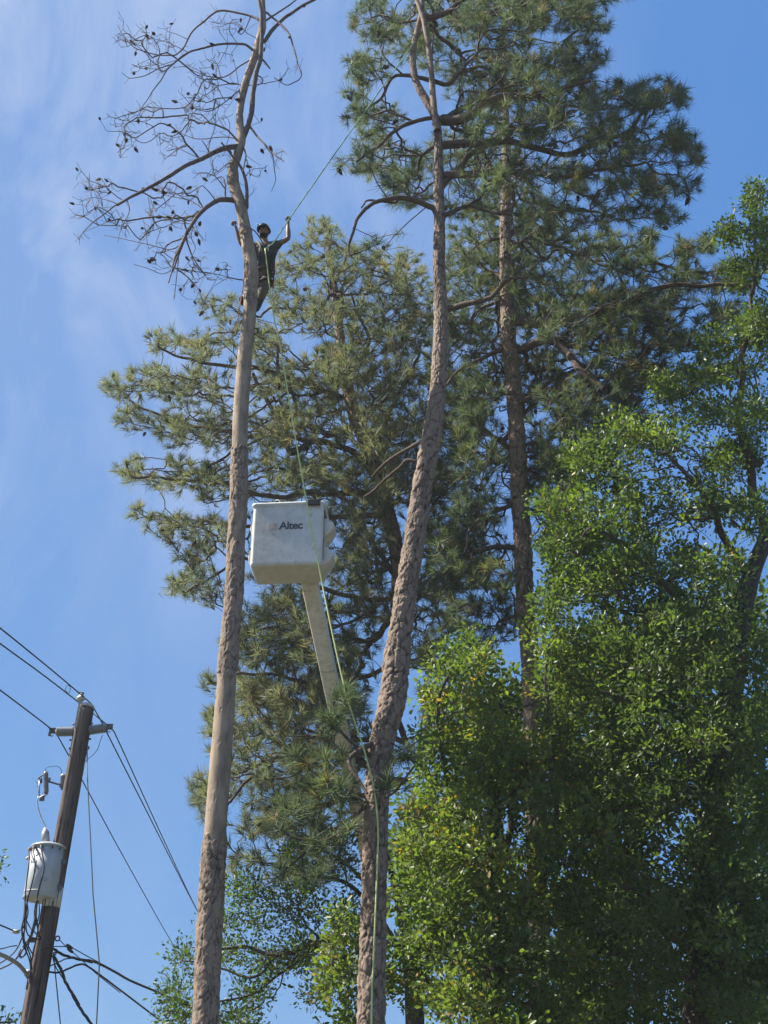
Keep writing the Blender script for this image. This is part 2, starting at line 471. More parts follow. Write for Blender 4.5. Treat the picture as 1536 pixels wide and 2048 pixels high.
def bark_trunk(name, pts, rads, m, parent, depth=0.012, cell=(0.05, 0.11), bare_fn=None, res=0.011, seed=1, nu=110):
    C = catmull(np.column_stack([pts, rads]), step=res)
    p = C[:, :3]; r = C[:, 3]
    # even spacing
    s = np.concatenate([[0], np.cumsum(np.linalg.norm(np.diff(p, axis=0), axis=1))])
    n = int(s[-1] / res)
    ss = np.linspace(0, s[-1], n)
    p = np.column_stack([np.interp(ss, s, p[:, k]) for k in range(3)])
    r = np.interp(ss, s, r)
    T, E1, E2 = frames(p, up=(0, -1, 0.01))
    a = np.arange(nu) / nu
    A, S = np.meshgrid(a, ss)
    nx = max(6, int(round(2 * math.pi * float(np.mean(rads)) / cell[0])))
    wob = vnoise(A * 8, S * 1.3, seed, 8)
    wx = A * nx + 0.7 * vnoise(A * nx, S / cell[1] * 1.4, seed + 2, nx)
    wy = S / cell[1] + 0.8 * vnoise(A * nx, S / cell[1], seed + 3, nx)
    F1, F2, ID = worley(wx, wy, seed, nx)
    crack = np.clip((F2 - F1) / 0.13, 0, 1)
    nx2 = max(4, nx // 2)
    G1, G2, ID2 = worley(A * nx2 + 0.6 * vnoise(A * nx2, S * 5, seed + 4, nx2), S / (cell[1] * 2.6) + 0.6 * wob, seed + 20, nx2)
    crack2 = np.clip((G2 - G1) / 0.13, 0, 1)
    fl = vnoise(A * nx * 1.6, S / cell[1] * 2.2, seed + 50, int(round(nx * 1.6))) if False else vnoise(A * nx * 2, S / cell[1] * 2.2, seed + 50, nx * 2)
    fl = 0.65 * fl + 0.35 * vnoise(A * nx * 4, S / cell[1] * 5.5, seed + 51, nx * 4)
    flake = np.floor(fl * 5) / 5 + 0.25 * (fl * 5 - np.floor(fl * 5)) / 5
    plate = 0.55 * ID + 0.45 * ID2
    disp = depth * (0.40 * crack * (0.3 + 0.7 * ID) + 0.60 * crack2 * (0.35 + 0.65 * ID2) + 1.0 * flake - 1.1)
    pl = (0.35 + 0.65 * crack) * (0.25 + 0.45 * plate + 0.5 * flake) * (0.45 + 0.55 * crack2)
    bare = np.zeros_like(A)
    if bare_fn is not None:
        py = bare_fn[1](p)                     # photo height used only as a coordinate along the trunk
        bias = np.interp(py, bare_fn[0][0], bare_fn[0][1])[:, None]
        big = vnoise(A * 4, S * 1.5, seed + 30, 4) * 0.5 + vnoise(A * 10, S * 4.0, seed + 31, 10) * 0.32 + plate * 0.30
        bare = np.clip((bias + big - 1.0) / 0.02, 0, 1)
        nb = depth * (-1.15 + 0.35 * vnoise(A * 6, S * 3, seed + 33, 6) + 0.30 * flake * (vnoise(A * 9, S * 5, seed + 35, 9) > .45) - 0.5 * (vnoise(A * 60, S * 14, seed + 36, 60) > .93)) - 0.003
        disp = disp * (1 - bare) + nb * bare
    wide = 0.035 * (vnoise(A * 3, S * 0.9, seed + 40, 3) - 0.5)
    Rr = r[:, None] * 0.96 * (1 + wide) + disp * np.clip(r[:, None] / 0.13, 0.35, 1.3)
    ang = A * 2 * math.pi
    V = p[:, None, :] + Rr[..., None] * (np.cos(ang)[..., None] * E1[:, None, :] + np.sin(ang)[..., None] * E2[:, None, :])
    idx = np.arange(n * nu).reshape(n, nu)
    q = np.stack([idx[:-1], np.roll(idx[:-1], -1, 1), np.roll(idx[1:], -1, 1), idx[1:]], -1).reshape(-1, 4)
    return mesh_np(name, V.reshape(-1, 3), [q], m, parent, smooth=True, attrs={'plate': pl.ravel(), 'bare': bare.ravel()})

def to_py(p):
    """height along a trunk as the photo row where it shows"""
    d = p - np.array([0, 0, CAMZ])
    fw = d[:, 1] * CT + d[:, 2] * ST
    upv = -d[:, 1] * ST + d[:, 2] * CT
    return 1024 - upv / fw * FPX

def trace(lst, Y, base=True, drift=None):
    """list of (px,py,width px) -> points, radii (one plane, real depth)"""
    pts = []; rad = []
    for i, q in enumerate(lst):
        yy = Y if drift is None else Y + drift * i / (len(lst) - 1)
        pts.append(P(q[0], q[1], yy)); rad.append(q[2] * 0.5 * mpp(q[1], yy))
    if base:
        d = pts[0] - pts[1]; d = d / abs(d[2])
        b = pts[0] + d * (pts[0][2] + 0.3)
        b2 = pts[0] + d * (pts[0][2] * 0.6)
        pts = [b, b2] + pts; rad = [rad[0] * 1.45, rad[0] * 1.08] + rad
    return np.array(pts), np.array(rad)

# ------------------------------------------------------------------ branching growth
class Tree:
    def __init__(s):
        s.pos = []; s.par = []; s.plen = []; s.r0 = []; s.fix = []
    def addpath(s, pts, rads=None, parent=-1, trunk=False):
        k = parent
        if parent == 'near':
            A = np.array(s.pos)
            d = np.linalg.norm(A - pts[0], axis=1) + np.where(np.array(s.fix) == 1, 0, 0.02)
            k = int(np.argmin(d))
        for i, p in enumerate(pts):
            if k == -1: L = 0
            else: L = 0 if trunk else s.plen[k] + float(np.linalg.norm(p - s.pos[k]))
            s.pos.append(np.array(p)); s.par.append(k); s.plen.append(L)
            s.r0.append(float(rads[i]) if rads is not None else 0.0)
            s.fix.append(1 if trunk else 2)
            k = len(s.pos) - 1
        return k
    def grow(s, att, bf=0.35, zpen=0.0, avoid_trunk=0.0, maxd=None):
        att = np.asarray(att); n = len(att)
        if n == 0: return
        Pn = np.array(s.pos); L = np.array(s.plen) * bf + np.array([avoid_trunk if f == 1 else 0 for f in s.fix])
        best = np.full(n, 1e9); bp = np.zeros(n, int)
        for i0 in range(0, n, 400):
            D = np.linalg.norm(att[i0:i0 + 400, None, :] - Pn[None], axis=2)
            dz = Pn[None, :, 2] - att[i0:i0 + 400, None, 2]
            Cst = D + L[None] + zpen * np.maximum(dz, 0)
            k = np.argmin(Cst, 1)
            best[i0:i0 + 400] = Cst[np.arange(len(k)), k]; bp[i0:i0 + 400] = k
        alive = np.ones(n, bool)
        for _ in range(n):
            i = int(np.argmin(np.where(alive, best, 1e9)))
            alive[i] = False
            k = int(bp[i]); p = att[i]
            s.pos.append(p); s.par.append(k)
            pl = s.plen[k] + float(np.linalg.norm(p - s.pos[k]))
            s.plen.append(pl); s.r0.append(0.0); s.fix.append(0)
            me = len(s.pos) - 1
            c = np.linalg.norm(att - p, axis=1) + pl * bf + zpen * np.maximum(p[2] - att[:, 2], 0)
            up = c < best
            best = np.where(up, c, best); bp = np.where(up, me, bp)
    def finish(s, tip=0.004, expo=2.3, rmax=0.09):
        n = len(s.pos)
        s.P = np.array(s.pos); s.par = np.array(s.par); s.fixa = np.array(s.fix)
        s.kids = [[] for _ in range(n)]
        for i in range(n):
            if s.par[i] >= 0: s.kids[s.par[i]].append(i)
        order = []
        st = [i for i in range(n) if s.par[i] < 0]
        while st:
            i = st.pop(); order.append(i); st.extend(s.kids[i])
        s.size = np.ones(n, int)
        acc = np.zeros(n)
        s.rad = np.zeros(n)
        for i in reversed(order):
            a = sum(s.rad[k] ** expo for k in s.kids[i] if s.fixa[i] != 1)
            s.size[i] = 1 + sum(s.size[k] for k in s.kids[i])
            s.rad[i] = min(rmax, max(tip, a ** (1 / expo)))
            if s.r0[i] > 0: s.rad[i] = s.r0[i]
        s.order = order
        return s
    def chains(s):
        """non-trunk chains grouped by first-order limb"""
        groups = {}
        starts = [i for i in range(len(s.P)) if s.par[i] >= 0 and s.fixa[i] != 1 and s.fixa[s.par[i]] == 1]
        for st in starts:
            lst = []
            stack = [(s.par[st], st)]
            while stack:
                p0, i = stack.pop()
                ch = [p0, i]
                while s.kids[i]:
                    ks = sorted(s.kids[i], key=lambda k: (s.fixa[k] == 2, s.size[k]), reverse=True)
                    for k in ks[1:]: stack.append((i, k))
                    i = ks[0]; ch.append(i)
                lst.append(ch)
            groups[st] = lst
        return groups

def branch_meshes(t, parent, m_thick, m_thin, name='branch', jit=0.03, thin_limit=0.0, min_group=1, hang=0.0):
    groups = t.chains()
    keys = sorted(groups, key=lambda k: -t.size[k])
    objs = []
    buckets = []
    for k in keys:
        if len(buckets) < 90: buckets.append([k])
        else: buckets[-1].append(k)
    for ks in buckets:
        Vs = []; Fs = []; nb = 0
        for k in ks:
            for ch in groups[k]:
                pts = t.P[ch]; rr = t.rad[ch].copy()
                rr[0] = min(rr[0], rr[1] * 1.25)
                if len(ch) >= 2:
                    L = np.linalg.norm(np.diff(pts, axis=0), axis=1).mean()
                    Q = np.column_stack([pts, rr])
                    sub = 3 if rr.max() > 0.012 else 2
                    Q = catmull(Q, sub=sub)
                    if jit:
                        w = rng.normal(0, 1, (len(Q), 3)) * jit * L
                        w[0] = 0
                        fx_ = np.interp(np.linspace(0, 1, len(Q)), np.linspace(0, 1, len(ch)), [0.15 if t.fixa[c_] else 1.0 for c_ in ch])
                        Q[:, :3] += w * fx_[:, None]
                    r = np.maximum(Q[:, 3], 0.0025)
                    sides = 8 if r.max() > 0.03 else (5 if r.max() > 0.009 else 3)
                    V, F = tube(Q[:, :3], r, sides, cap=False)
                    Vs.append(V); Fs.append(np.array(F) + nb); nb += len(V)
        rmx = max(t.rad[k] for k in ks)
        mm = m_thick if rmx > 0.016 else m_thin
        o = mesh_np(name, np.concatenate(Vs), [np.concatenate(Fs)], mm, parent, smooth=True)
        objs.append(o)
    return objs

def rot_to(d):
    """matrices taking +Z to unit rows d, with random spin"""
    n = len(d)
    d = d / np.maximum(np.linalg.norm(d, axis=1, keepdims=True), 1e-9)
    a = rng.normal(size=(n, 3))
    x = np.cross(a, d); x /= np.linalg.norm(x, axis=1, keepdims=True)
    y = np.cross(d, x)
    return np.stack([x, y, d], axis=2)

def scatter(name, templates, pos, dirs, scales, tints, m, parent, jitter=0.08, smooth=False):
    """one mesh made of many small shapes; templates: list of (V, F(n,3), elem index per vertex)"""
    n = len(pos)
    which = rng.integers(0, len(templates), n)
    Vs = []; Fs = []; Ts = []; nb = 0
    for w, (V, F, E) in enumerate(templates):
        sel = np.where(which == w)[0]
        if len(sel) == 0: continue
        Rm = rot_to(dirs[sel])
        VV = np.einsum('nij,vj->nvi', Rm, V) * scales[sel][:, None, None] + pos[sel][:, None, :]
        ne = E.max() + 1
        tj = tints[sel][:, None] + rng.normal(0, jitter, (len(sel), ne))
        Ts.append(np.clip(tj[:, E], 0, 1).ravel())
        m_ = len(V)
        Fs.append((F[None] + (np.arange(len(sel)) * m_)[:, None, None] + nb).reshape(-1, F.shape[1]))
        Vs.append(VV.reshape(-1, 3)); nb += len(sel) * m_
    return mesh_np(name, np.concatenate(Vs), [np.concatenate(Fs)], m, parent, smooth=smooth, attrs={'tint': np.concatenate(Ts)})

def tuft_template(nn=36, L=0.2, w=0.0075, spread=1.15, back=0.10):
    V = []; F = []; E = []
    for i in range(nn):
        u = random.random()
        th = spread * math.sqrt(u) + random.uniform(-.1, .1)
        ph = random.uniform(0, 2 * math.pi)
        d = np.array([math.sin(th) * math.cos(ph), math.sin(th) * math.sin(ph), math.cos(th)])
        b = np.array([0, 0, -back * random.random() * (0.4 + u)])
        l = L * random.uniform(0.72, 1.1)
        side = np.cross(d, rng.normal(size=3)); side /= np.linalg.norm(side)
        mid = b + d * l * 0.55
        tip = b + d * l + np.array([math.cos(ph), math.sin(ph), 0]) * 0.02
        k = len(V)
        V += [b - side * w * .5, b + side * w * .5, mid + side * w * .45, mid - side * w * .45, tip]
        F += [(k, k + 1, k + 2), (k, k + 2, k + 3), (k + 3, k + 2, k + 4)]
        E += [i] * 5
    return np.array(V), np.array(F), np.array(E)

def leaf_template(nn=20, R=0.17, L=0.075, W=0.034):
    V = []; F = []; E = []
    for i in range(nn):
        z = random.uniform(-0.9, 1.0) * R
        ph = random.uniform(0, 2 * math.pi)
        q = np.array([math.cos(ph), math.sin(ph), 0]) * R * random.uniform(.1, .75) + np.array([0, 0, z])
        d = np.array([math.cos(ph), math.sin(ph), random.uniform(.1, 1.3)]) + rng.normal(0, .45, 3)
        d /= np.linalg.norm(d)
        s = np.cross(d, rng.normal(0, .55, 3) + np.array([0, 0, 1.0])); s /= np.linalg.norm(s)
        nrm = np.cross(s, d)
        kq = random.uniform(.5, 1.3); l = L * kq; w = W * kq * random.uniform(.8, 1.15)
        k = len(V)
        V += [q, q + d * l * .38 + s * w * .42 + nrm * w * .15, q + d * l * .75 + s * w * .5 + nrm * w * .17, q + d * l,
              q + d * l * .75 - s * w * .5 + nrm * w * .17, q + d * l * .38 - s * w * .42 + nrm * w * .15]
        F += [(k, k + 1, k + 2), (k, k + 2, k + 3), (k, k + 3, k + 4), (k, k + 4, k + 5)]
        E += [i] * 6
    return np.array(V), np.array(F), np.array(E)

def blob_points(blobs, Y, dens, depth=1.0, mind=0.12, lump=0.0):
    """random points in ellipsoids given by where they show and how big; depth in metres"""
    out = []
    for b in blobs:
        cx, cy, rx, ry = b[:4]
        dn = b[4] if len(b) > 4 else 1.0
        dY = b[5] if len(b) > 5 else 0.0
        mp_ = mpp(cy, Y)
        n = max(2, int(rx * ry * mp_ * mp_ * math.pi * dens * dn))
        v = rng.normal(size=(n, 3)); v /= np.linalg.norm(v, axis=1, keepdims=True)
        v *= rng.random(n)[:, None] ** 0.42
        for q in v:
            yy = Y + dY + q[1] * depth * (0.4 + 0.6 * min(1, rx * mp_ / 1.0))
            # keep the place of the clump when it lies deeper
            p = P(cx + q[0] * rx, cy + q[2] * ry, yy)
            out.append(p)
    out = np.array(out)
    if lump:
        ph = 1.7 * Y
        nz_ = np.sin(out[:, 0] * 6.1 + 2.2 * np.sin(out[:, 2] * 3.3 + ph)) + np.sin(out[:, 2] * 7.3 + 2.0 * np.sin(out[:, 1] * 4.1 + out[:, 0] * 2.1)) + np.sin(out[:, 1] * 5.7 + 1.8 * np.sin(out[:, 0] * 3.9 + ph))
        out = out[~((nz_ < -0.15) & (rng.random(len(out)) < lump))]
    # thin crowded points
    keep = []
    cell = {}
    for i, p in enumerate(out):
        k = tuple(np.floor(p / mind).astype(int))
        if k in cell: continue
        cell[k] = 1; keep.append(i)
    return out[keep]

def make_cone_mesh():
    mb = MB()
    prof = [(0, 0.006), (.08, .02), (.25, .034), (.45, .036), (.7, .027), (.9, .013), (1, .003)]
    # scales as zigzag rings
    pr = []
    ts = np.linspace(0, 1, 13)
    for i, t in enumerate(ts):
        r = np.interp(t, [p[0] for p in prof], [p[1] for p in prof])
        pr.append((float(t), float(r * (1.12 if i % 2 else 0.8))))
    mb.lathe((0, 0, 0), (0, 0, -0.125), [(a, b * .82) for a, b in pr], 9)
    V = np.concatenate(mb.V)
    me = bpy.data.meshes.new('pine_cone')
    me.from_pydata(V.tolist(), [], mb.F); me.materials.append(M['cone']); me.update()
    return me
CONE = make_cone_mesh()
def add_cones(parent, pts, s=(0.9, 1.3), tilt=0.7):
    off = np.array(parent['_o'])
    for p in pts:
        o = bpy.data.objects.new('pine_cone', CONE)
        COL.objects.link(o)
        o.parent = parent
        o.location = [float(x) for x in (p - off)]
        o.rotation_euler = (random.uniform(-tilt, tilt), random.uniform(-tilt, tilt), random.uniform(0, 6.28))
        k = random.uniform(*s); o.scale = (k, k, k)

TUFTS = [tuft_template(50, random.uniform(.165, .215), 0.0068, spread=random.uniform(0.6, 1.7), back=random.uniform(.06, .24)) for _ in range(16)]
TUFTS_FAR = [tuft_template(42, random.uniform(.175, .225), 0.0085, spread=random.uniform(0.6, 1.7), back=random.uniform(.06, .26)) for _ in range(16)]
LEAVES = [leaf_template(34, 0.20, 0.08, 0.037) for _ in range(12)]
LEAVES_S = [leaf_template(30, 0.22, 0.062, 0.028) for _ in range(10)]
LEAVES_BIG = [leaf_template(30, 0.32, 0.12, 0.06) for _ in range(8)]

# ================================================================== 1 DEAD PINE
YD = 12.6
root = thing('dead_pine_tree', (P(411, 2048, YD)[0] - 0.25, YD, 0), 'bare dead pine with peeling bark and leafless left branches, the one being climbed', 'tree')
t1 = [(411, 2048, 57), (417, 1900, 56), (428, 1700, 53), (443, 1500, 49), (454, 1350, 44), (467, 1200, 41), (472, 1100, 40), (477, 1000, 38),
      (479, 900, 36), (483, 800, 36), (491, 700, 34), (498, 640, 32), (503, 562, 31), (501, 520, 30), (494, 475, 28), (487, 440, 27), (480, 405, 27), (468, 370, 27),
      (466, 337, 23), (476, 309, 20), (483, 278, 20), (479, 246, 17), (481, 211, 15), (490, 169, 17), (502, 134, 17), (513, 105, 17), (518, 81, 17),
      (525, 53, 16), (526, 28, 14), (525, 0, 13), (527, -60, 11), (533, -140, 6)]
pts, rad = trace(t1, YD)
bias = ([-200, 0, 330, 400, 470, 520, 600, 650, 690, 880, 905, 1000, 1090, 1130, 1170, 1330, 1370, 1600, 1650, 1700, 2100],
        [.58, .60, .52, .50, .44, .38, .45, .60, .82, .80, .40, .32, .50, .46, .36, .36, .80, .84, .55, .30, .2])
trunk_d = bark_trunk('trunk', pts, rad, M['bark_dead'], root, depth=0.013, cell=(0.046, 0.11), bare_fn=(bias, to_py), seed=3)
T = Tree()
T.addpath(pts, rad, trunk=True)
def c5(lst):
    return [(140 + x / 2.844, y / 2.844, w / 2.844) for x, y, w in lst]
def dlimb(tree, lst, drift=0.0, Y0=YD, crop=True, w=None):
    q = c5(lst) if crop else lst
    n = len(q); pp = []; rr = []
    for i, (x, y, wd) in enumerate(q):
        yy = Y0 + drift * (i / max(1, n - 1))
        pp.append(P(x, y, yy)); rr.append(max(0.004, wd * 0.5 * mpp(y, yy)))
    Q = catmull(np.column_stack([pp, rr]), step=0.16)
    am = 0.02 if crop else 0.06
    sL = np.arange(len(Q)) * 0.16
    env = np.clip(sL / 0.6, 0, 1)[:, None]
    for fq in (0.9, 2.1, 4.3):
        ph = rng.uniform(0, 6.28, 3); Q[:, :3] += env * am * (0.9 / fq) * np.sin(sL[:, None] * fq * 2.2 + ph) * rng.uniform(.5, 1.2, 3)
    tree.addpath(Q[:, :3], Q[:, 3], parent='near')
def wl(pts_, w0, w1):
    n = len(pts_)
    return [(x, y, w0 + (w1 - w0) * i / (n - 1)) for i, (x, y) in enumerate(pts_)]
DL = [
    (wl([(990, 770), (1015, 700), (1035, 560), (1055, 430), (1085, 330), (1098, 230), (1088, 100), (1075, 0), (1058, -120)], 34, 16), -.25),
    (wl([(1105, 235), (1180, 140), (1260, 75), (1380, 0), (1500, -70)], 24, 12), .5),
    (wl([(1110, 120), (1200, 60), (1290, -5), (1400, -90)], 12, 5), -.3),
    (wl([(1115, 70), (1190, 130), (1240, 200), (1275, 280), (1300, 370), (1318, 430), (1280, 460), (1230, 475), (1160, 430)], 13, 4), -.6),
    (wl([(1085, 330), (1110, 355), (1137, 385)], 14, 9), -.1),
    (wl([(1065, 425), (1090, 445), (1093, 470), (1062, 492)], 9, 4), -.2),
    (wl([(1010, 705), (1080, 790), (1150, 875), (1215, 915)], 15, 6), -.5),
    (wl([(1150, 880), (1165, 940), (1170, 1020), (1140, 1090)], 7, 3), -.2),
    (wl([(1000, 1190), (1005, 1150), (1000, 1070), (972, 965), (920, 890), (858, 812)], 26, 10), -.35),
    (wl([(975, 820), (1000, 880), (990, 980)], 12, 6), -.25),
    (wl([(1085, 120), (1030, 90), (940, 70), (840, 70), (760, 130), (700, 190), (650, 270), (610, 310), (540, 312), (440, 290), (350, 250), (290, 190), (270, 150)], 15, 4), .9),
    (wl([(1048, 292), (1000, 257), (900, 250), (780, 265), (680, 295), (590, 360), (530, 430), (455, 530), (430, 580), (395, 650)], 16, 4), -.8),
    (wl([(590, 360), (500, 400), (430, 440), (340, 443), (300, 408)], 7, 3), -.4),
    (wl([(1030, 340), (960, 380), (880, 435), (760, 422), (660, 380), (600, 385)], 9, 3), .6),
    (wl([(985, 490), (930, 475), (840, 485), (760, 450), (740, 400)], 7, 3), .4),
    (wl([(970, 505), (930, 540), (850, 600), (790, 632), (700, 600), (645, 540)], 8, 3), -.6),
    (wl([(975, 820), (930, 785), (870, 772), (740, 790), (640, 755), (600, 705)], 8, 3), .7),
    (wl([(975, 832), (900, 838), (830, 860), (760, 900), (660, 950), (560, 1010), (480, 1050), (400, 1090), (330, 1125), (270, 1160)], 34, 13), -.9),
    (wl([(790, 868), (790, 830), (815, 740), (822, 620), (815, 480)], 7, 3), .3),
    (wl([(790, 865), (775, 830), (752, 798)], 8, 4), -.2),
    (wl([(270, 1160), (200, 1215), (130, 1270), (60, 1340), (48, 1390)], 9, 3), -.5),
    (wl([(270, 1160), (190, 1130), (110, 1120), (50, 1150)], 6, 3), .4),
    (wl([(300, 1142), (200, 1070), (110, 1040), (60, 985)], 6, 3), .1),
    (wl([(320, 1130), (335, 1200), (300, 1290), (275, 1385)], 7, 3), -.3),
    (wl([(745, 905), (700, 860), (660, 820), (640, 770), (580, 712), (520, 695), (440, 740), (370, 780), (290, 742), (215, 745)], 13, 3), -.5),
    (wl([(660, 830), (610, 845), (548, 862)], 9, 4), .2),
    (wl([(925, 1138), (860, 1136), (800, 1165), (740, 1220), (680, 1300), (630, 1390), (600, 1460), (580, 1530), (555, 1612)], 32, 8), -1.0),
    (wl([(800, 1165), (760, 1185), (680, 1140), (560, 1112), (470, 1080)], 7, 3), .6),
    (wl([(700, 1250), (600, 1265), (515, 1300), (465, 1240), (440, 1120)], 7, 3), .3),
    (wl([(590, 1530), (520, 1562), (430, 1520), (368, 1500)], 6, 3), -.3),
    (wl([(595, 1520), (680, 1590), (740, 1660), (765, 1785)], 10, 3), -.4),
    (wl([(600, 1525), (700, 1540), (850, 1560), (935, 1588)], 7, 3), .3),
    (wl([(625, 1400), (560, 1420), (430, 1390), (300, 1350), (200, 1338)], 7, 3), .7),
    (wl([(620, 1440), (600, 1600), (583, 1700)], 6, 3), .4),
    (wl([(895, 1130), (880, 1110), (876, 1040), (858, 1003)], 12, 7), .1),
    (wl([(700, 1270), (690, 1350), (715, 1400), (680, 1490)], 7, 3), -.3),
]
for lst, dr in DL:
    dlimb(T, lst, dr)
db = [(400, 230, 150, 90), (300, 200, 60, 70), (560, 230, 60, 90, .7), (500, 360, 120, 70, .6), (880, 150, 90, 70, 1.2), (980, 180, 60, 60), (870, 340, 110, 60), (350, 380, 60, 60, .6), (740, 400, 110, 80), (820, 480, 110, 60),
      (740, 580, 120, 90, 1.2), (700, 670, 120, 60, 1.2), (860, 680, 90, 80), (450, 640, 90, 90), (310, 700, 110, 70, 1.1), (340, 800, 110, 60), (300, 860, 60, 50, .6), (560, 790, 110, 70), (600, 880, 80, 50, .7), (870, 900, 90, 80, 1.2),
      (110, 1080, 90, 90, 1.2), (130, 1220, 110, 90), (60, 1330, 40, 50, .5), (250, 1060, 80, 80, .7), (300, 1240, 70, 90), (560, 1090, 110, 70, 1.2), (650, 1130, 90, 70, 1.2), (760, 1040, 50, 60), (500, 1220, 90, 70), (620, 1250, 110, 60),
      (720, 1330, 80, 80), (400, 1330, 140, 60, .9), (480, 1430, 140, 60), (560, 1500, 120, 60), (680, 1500, 100, 60), (740, 1560, 110, 70), (880, 1520, 70, 60, .7), (640, 1650, 80, 60, .6), (720, 1700, 60, 60, .5), (1050, 960, 70, 70, .8), (1120, 980, 50, 60, .6),
      (1070, 660, 40, 50, .5), (1250, 360, 50, 50, .4), (1230, 450, 50, 30, .5), (1120, 280, 30, 50, .4), (800, 980, 80, 50)]
att = blob_points([(140 + b[0] / 2.844, b[1] / 2.844, b[2] / 2.844, b[3] / 2.844) + tuple(b[4:]) for b in db], YD, 85, depth=0.9, mind=0.06)
T.grow(att, bf=0.28, avoid_trunk=0.6)
n0 = len(T.pos)
for i in range(n0):
    if T.fix[i] == 1 or (T.fix[i] == 2 and random.random() < .55) or random.random() < .3: continue
    pr_ = T.pos[T.par[i]]; dv = T.pos[i] - pr_; dv = dv / max(1e-6, np.linalg.norm(dv))
    for _ in range(random.choice((1, 1, 2, 3))):
        dr_ = dv * .5 + rng.normal(0, .6, 3) + np.array([-.1, 0, .15]); dr_ /= np.linalg.norm(dr_)
        L_ = random.uniform(.06, .2)
        T.addpath([T.pos[i] + dr_ * L_ * .5, T.pos[i] + dr_ * L_ + rng.normal(0, .02, 3) + np.array([0, 0, .02])], None, parent=i)
        T.fix[-1] = 0; T.fix[-2] = 0
T.finish(tip=0.0036, expo=2.9, rmax=0.016)
branch_meshes(T, root, M['dead_limb'], M['dead_twig'], jit=0.045)
tips = np.where((T.size <= 2) & (T.fixa == 0))[0]
sel = rng.choice(tips, min(80, len(tips)), replace=False)
add_cones(root, T.P[sel] + np.array([0, 0, -0.01]), (0.6, 0.95), 1.5)
# few faded dead needle wisps
sel = rng.choice(tips, 26, replace=False)
scatter('dry_needles', [tuft_template(9, .13, .005, 2.2) for _ in range(3)], T.P[sel], np.tile([0, 0, -1.0], (26, 1)) + rng.normal(0, .3, (26, 3)), np.full(26, 1.0), np.full(26, .97), M['needle'], root)
mb = MB(); c = P(510, 662, YD - .02); k = mpp(662, YD)
mb.tube([c + np.array([-1, 0, 7]) * k, c + np.array([4, 0, 7]) * k, c + np.array([7, 0, 1]) * k, c + np.array([5, 0, -6]) * k, c + np.array([-1, 0, -8]) * k, c + np.array([-4, 0, -7]) * k], 0.012, 6)
mb.build('trunk_hook', M['dead_twig'], root)  # small curved hook at the right side of the trunk

# ================================================================== pines
def make_pine(name_label, trunk_list, Y, limbs, blobs, dens, bark, needle, tufts, tint0, depth, group, seed, extra_tr=None, cones=60, bf=0.3, cell=(0.060, 0.135), depthbark=0.026, res=0.011, tsc=(0.7, 1.25), rmax=0.07, second=None, sel_size=5, mind=0.085, vis=0.9):
    pts, rad = trace(trunk_list, Y)
    root = thing('pine_tree', (pts[0][0], pts[0][1], 0), name_label, 'tree', group)
    bark_trunk('trunk', pts, rad, bark, root, depth=depthbark, cell=cell, seed=seed, res=res)
    T = Tree()
    T.addpath(pts if len(pts) > 12 else catmull(pts, step=0.5), rad if len(pts) > 12 else None, trunk=True)
    if second:
        p2, r2 = trace(second, Y - 0.1, base=False)
        bark_trunk('trunk', p2, r2, bark, root, depth=0.008, cell=cell, seed=seed + 1, res=0.02, nu=48)
        T.addpath(catmull(p2, step=0.4), None, parent='near', trunk=True)
    for lst, dr in limbs:
        dlimb(T, lst, dr, Y0=Y, crop=False)
    tl = sorted((q[1], q[0], q[2]) for q in trunk_list)
    bl2 = []
    for b in blobs:
        b = tuple(b) + (1.0, 0.0)[len(b) - 4:] if len(b) < 6 else tuple(b)
        tx = float(np.interp(b[1], [q[0] for q in tl], [q[1] for q in tl]))
        if abs(b[0] - tx) < b[2] * .95 and vis: b = b[:5] + (max(b[5], 0) + vis,)
        bl2.append(b)
    att = blob_points(bl2, Y, dens * 1.1, depth=depth, mind=mind, lump=0.35)
    if vis:   # keep the space right in front of the stem open
        tp = np.array([[P(q[1], q[0], Y)[0], P(q[1], q[0], Y)[2]] for q in tl])
        xt = np.interp(att[:, 2], tp[::-1, 1], tp[::-1, 0])
        att = att[~((np.abs(att[:, 0] - xt) < 0.32) & (att[:, 1] < Y) & (rng.random(len(att)) < .5))]
    T.grow(att, bf=bf, zpen=0.15, avoid_trunk=0.35)
    T.finish(tip=0.006, expo=2.35, rmax=rmax)
    branch_meshes(T, root, M['limb'], M['twig'], jit=0.06)
    idx = np.where((T.fixa == 0) & (T.size <= sel_size))[0]
    idx2 = np.where((T.fixa == 0) & (T.size <= 12) & (T.size > sel_size))[0]
    idx = np.concatenate([idx, idx2[::3]])
    d = T.P[idx] - T.P[T.par[idx]]
    d /= np.maximum(np.linalg.norm(d, axis=1, keepdims=True), 1e-6)
    d += np.array([0, 0, 0.55]) + rng.normal(0, 0.25, d.shape)
    tn = np.clip(rng.normal(tint0, 0.15, len(idx)) + 0.16 * np.sin(T.P[idx] @ np.array([1.9, 1.3, 2.3]) + seed), 0, 0.88)
    tn[rng.random(len(idx)) < 0.035] = 0.97
    sc = rng.uniform(tsc[0], tsc[1], len(idx))
    scatter('crown', tufts, T.P[idx], d, sc, tn, needle, root)
    ci = rng.choice(idx, min(cones, len(idx)), replace=False)
    add_cones(root, T.P[ci] - d[ci * 0] * 0.0 + rng.normal(0, .04, (len(ci), 3)) - np.array([0, 0, .03]), (0.9, 1.35))
    print(name_label[:40], 'nodes', len(T.P), 'tufts', len(idx))
    return root

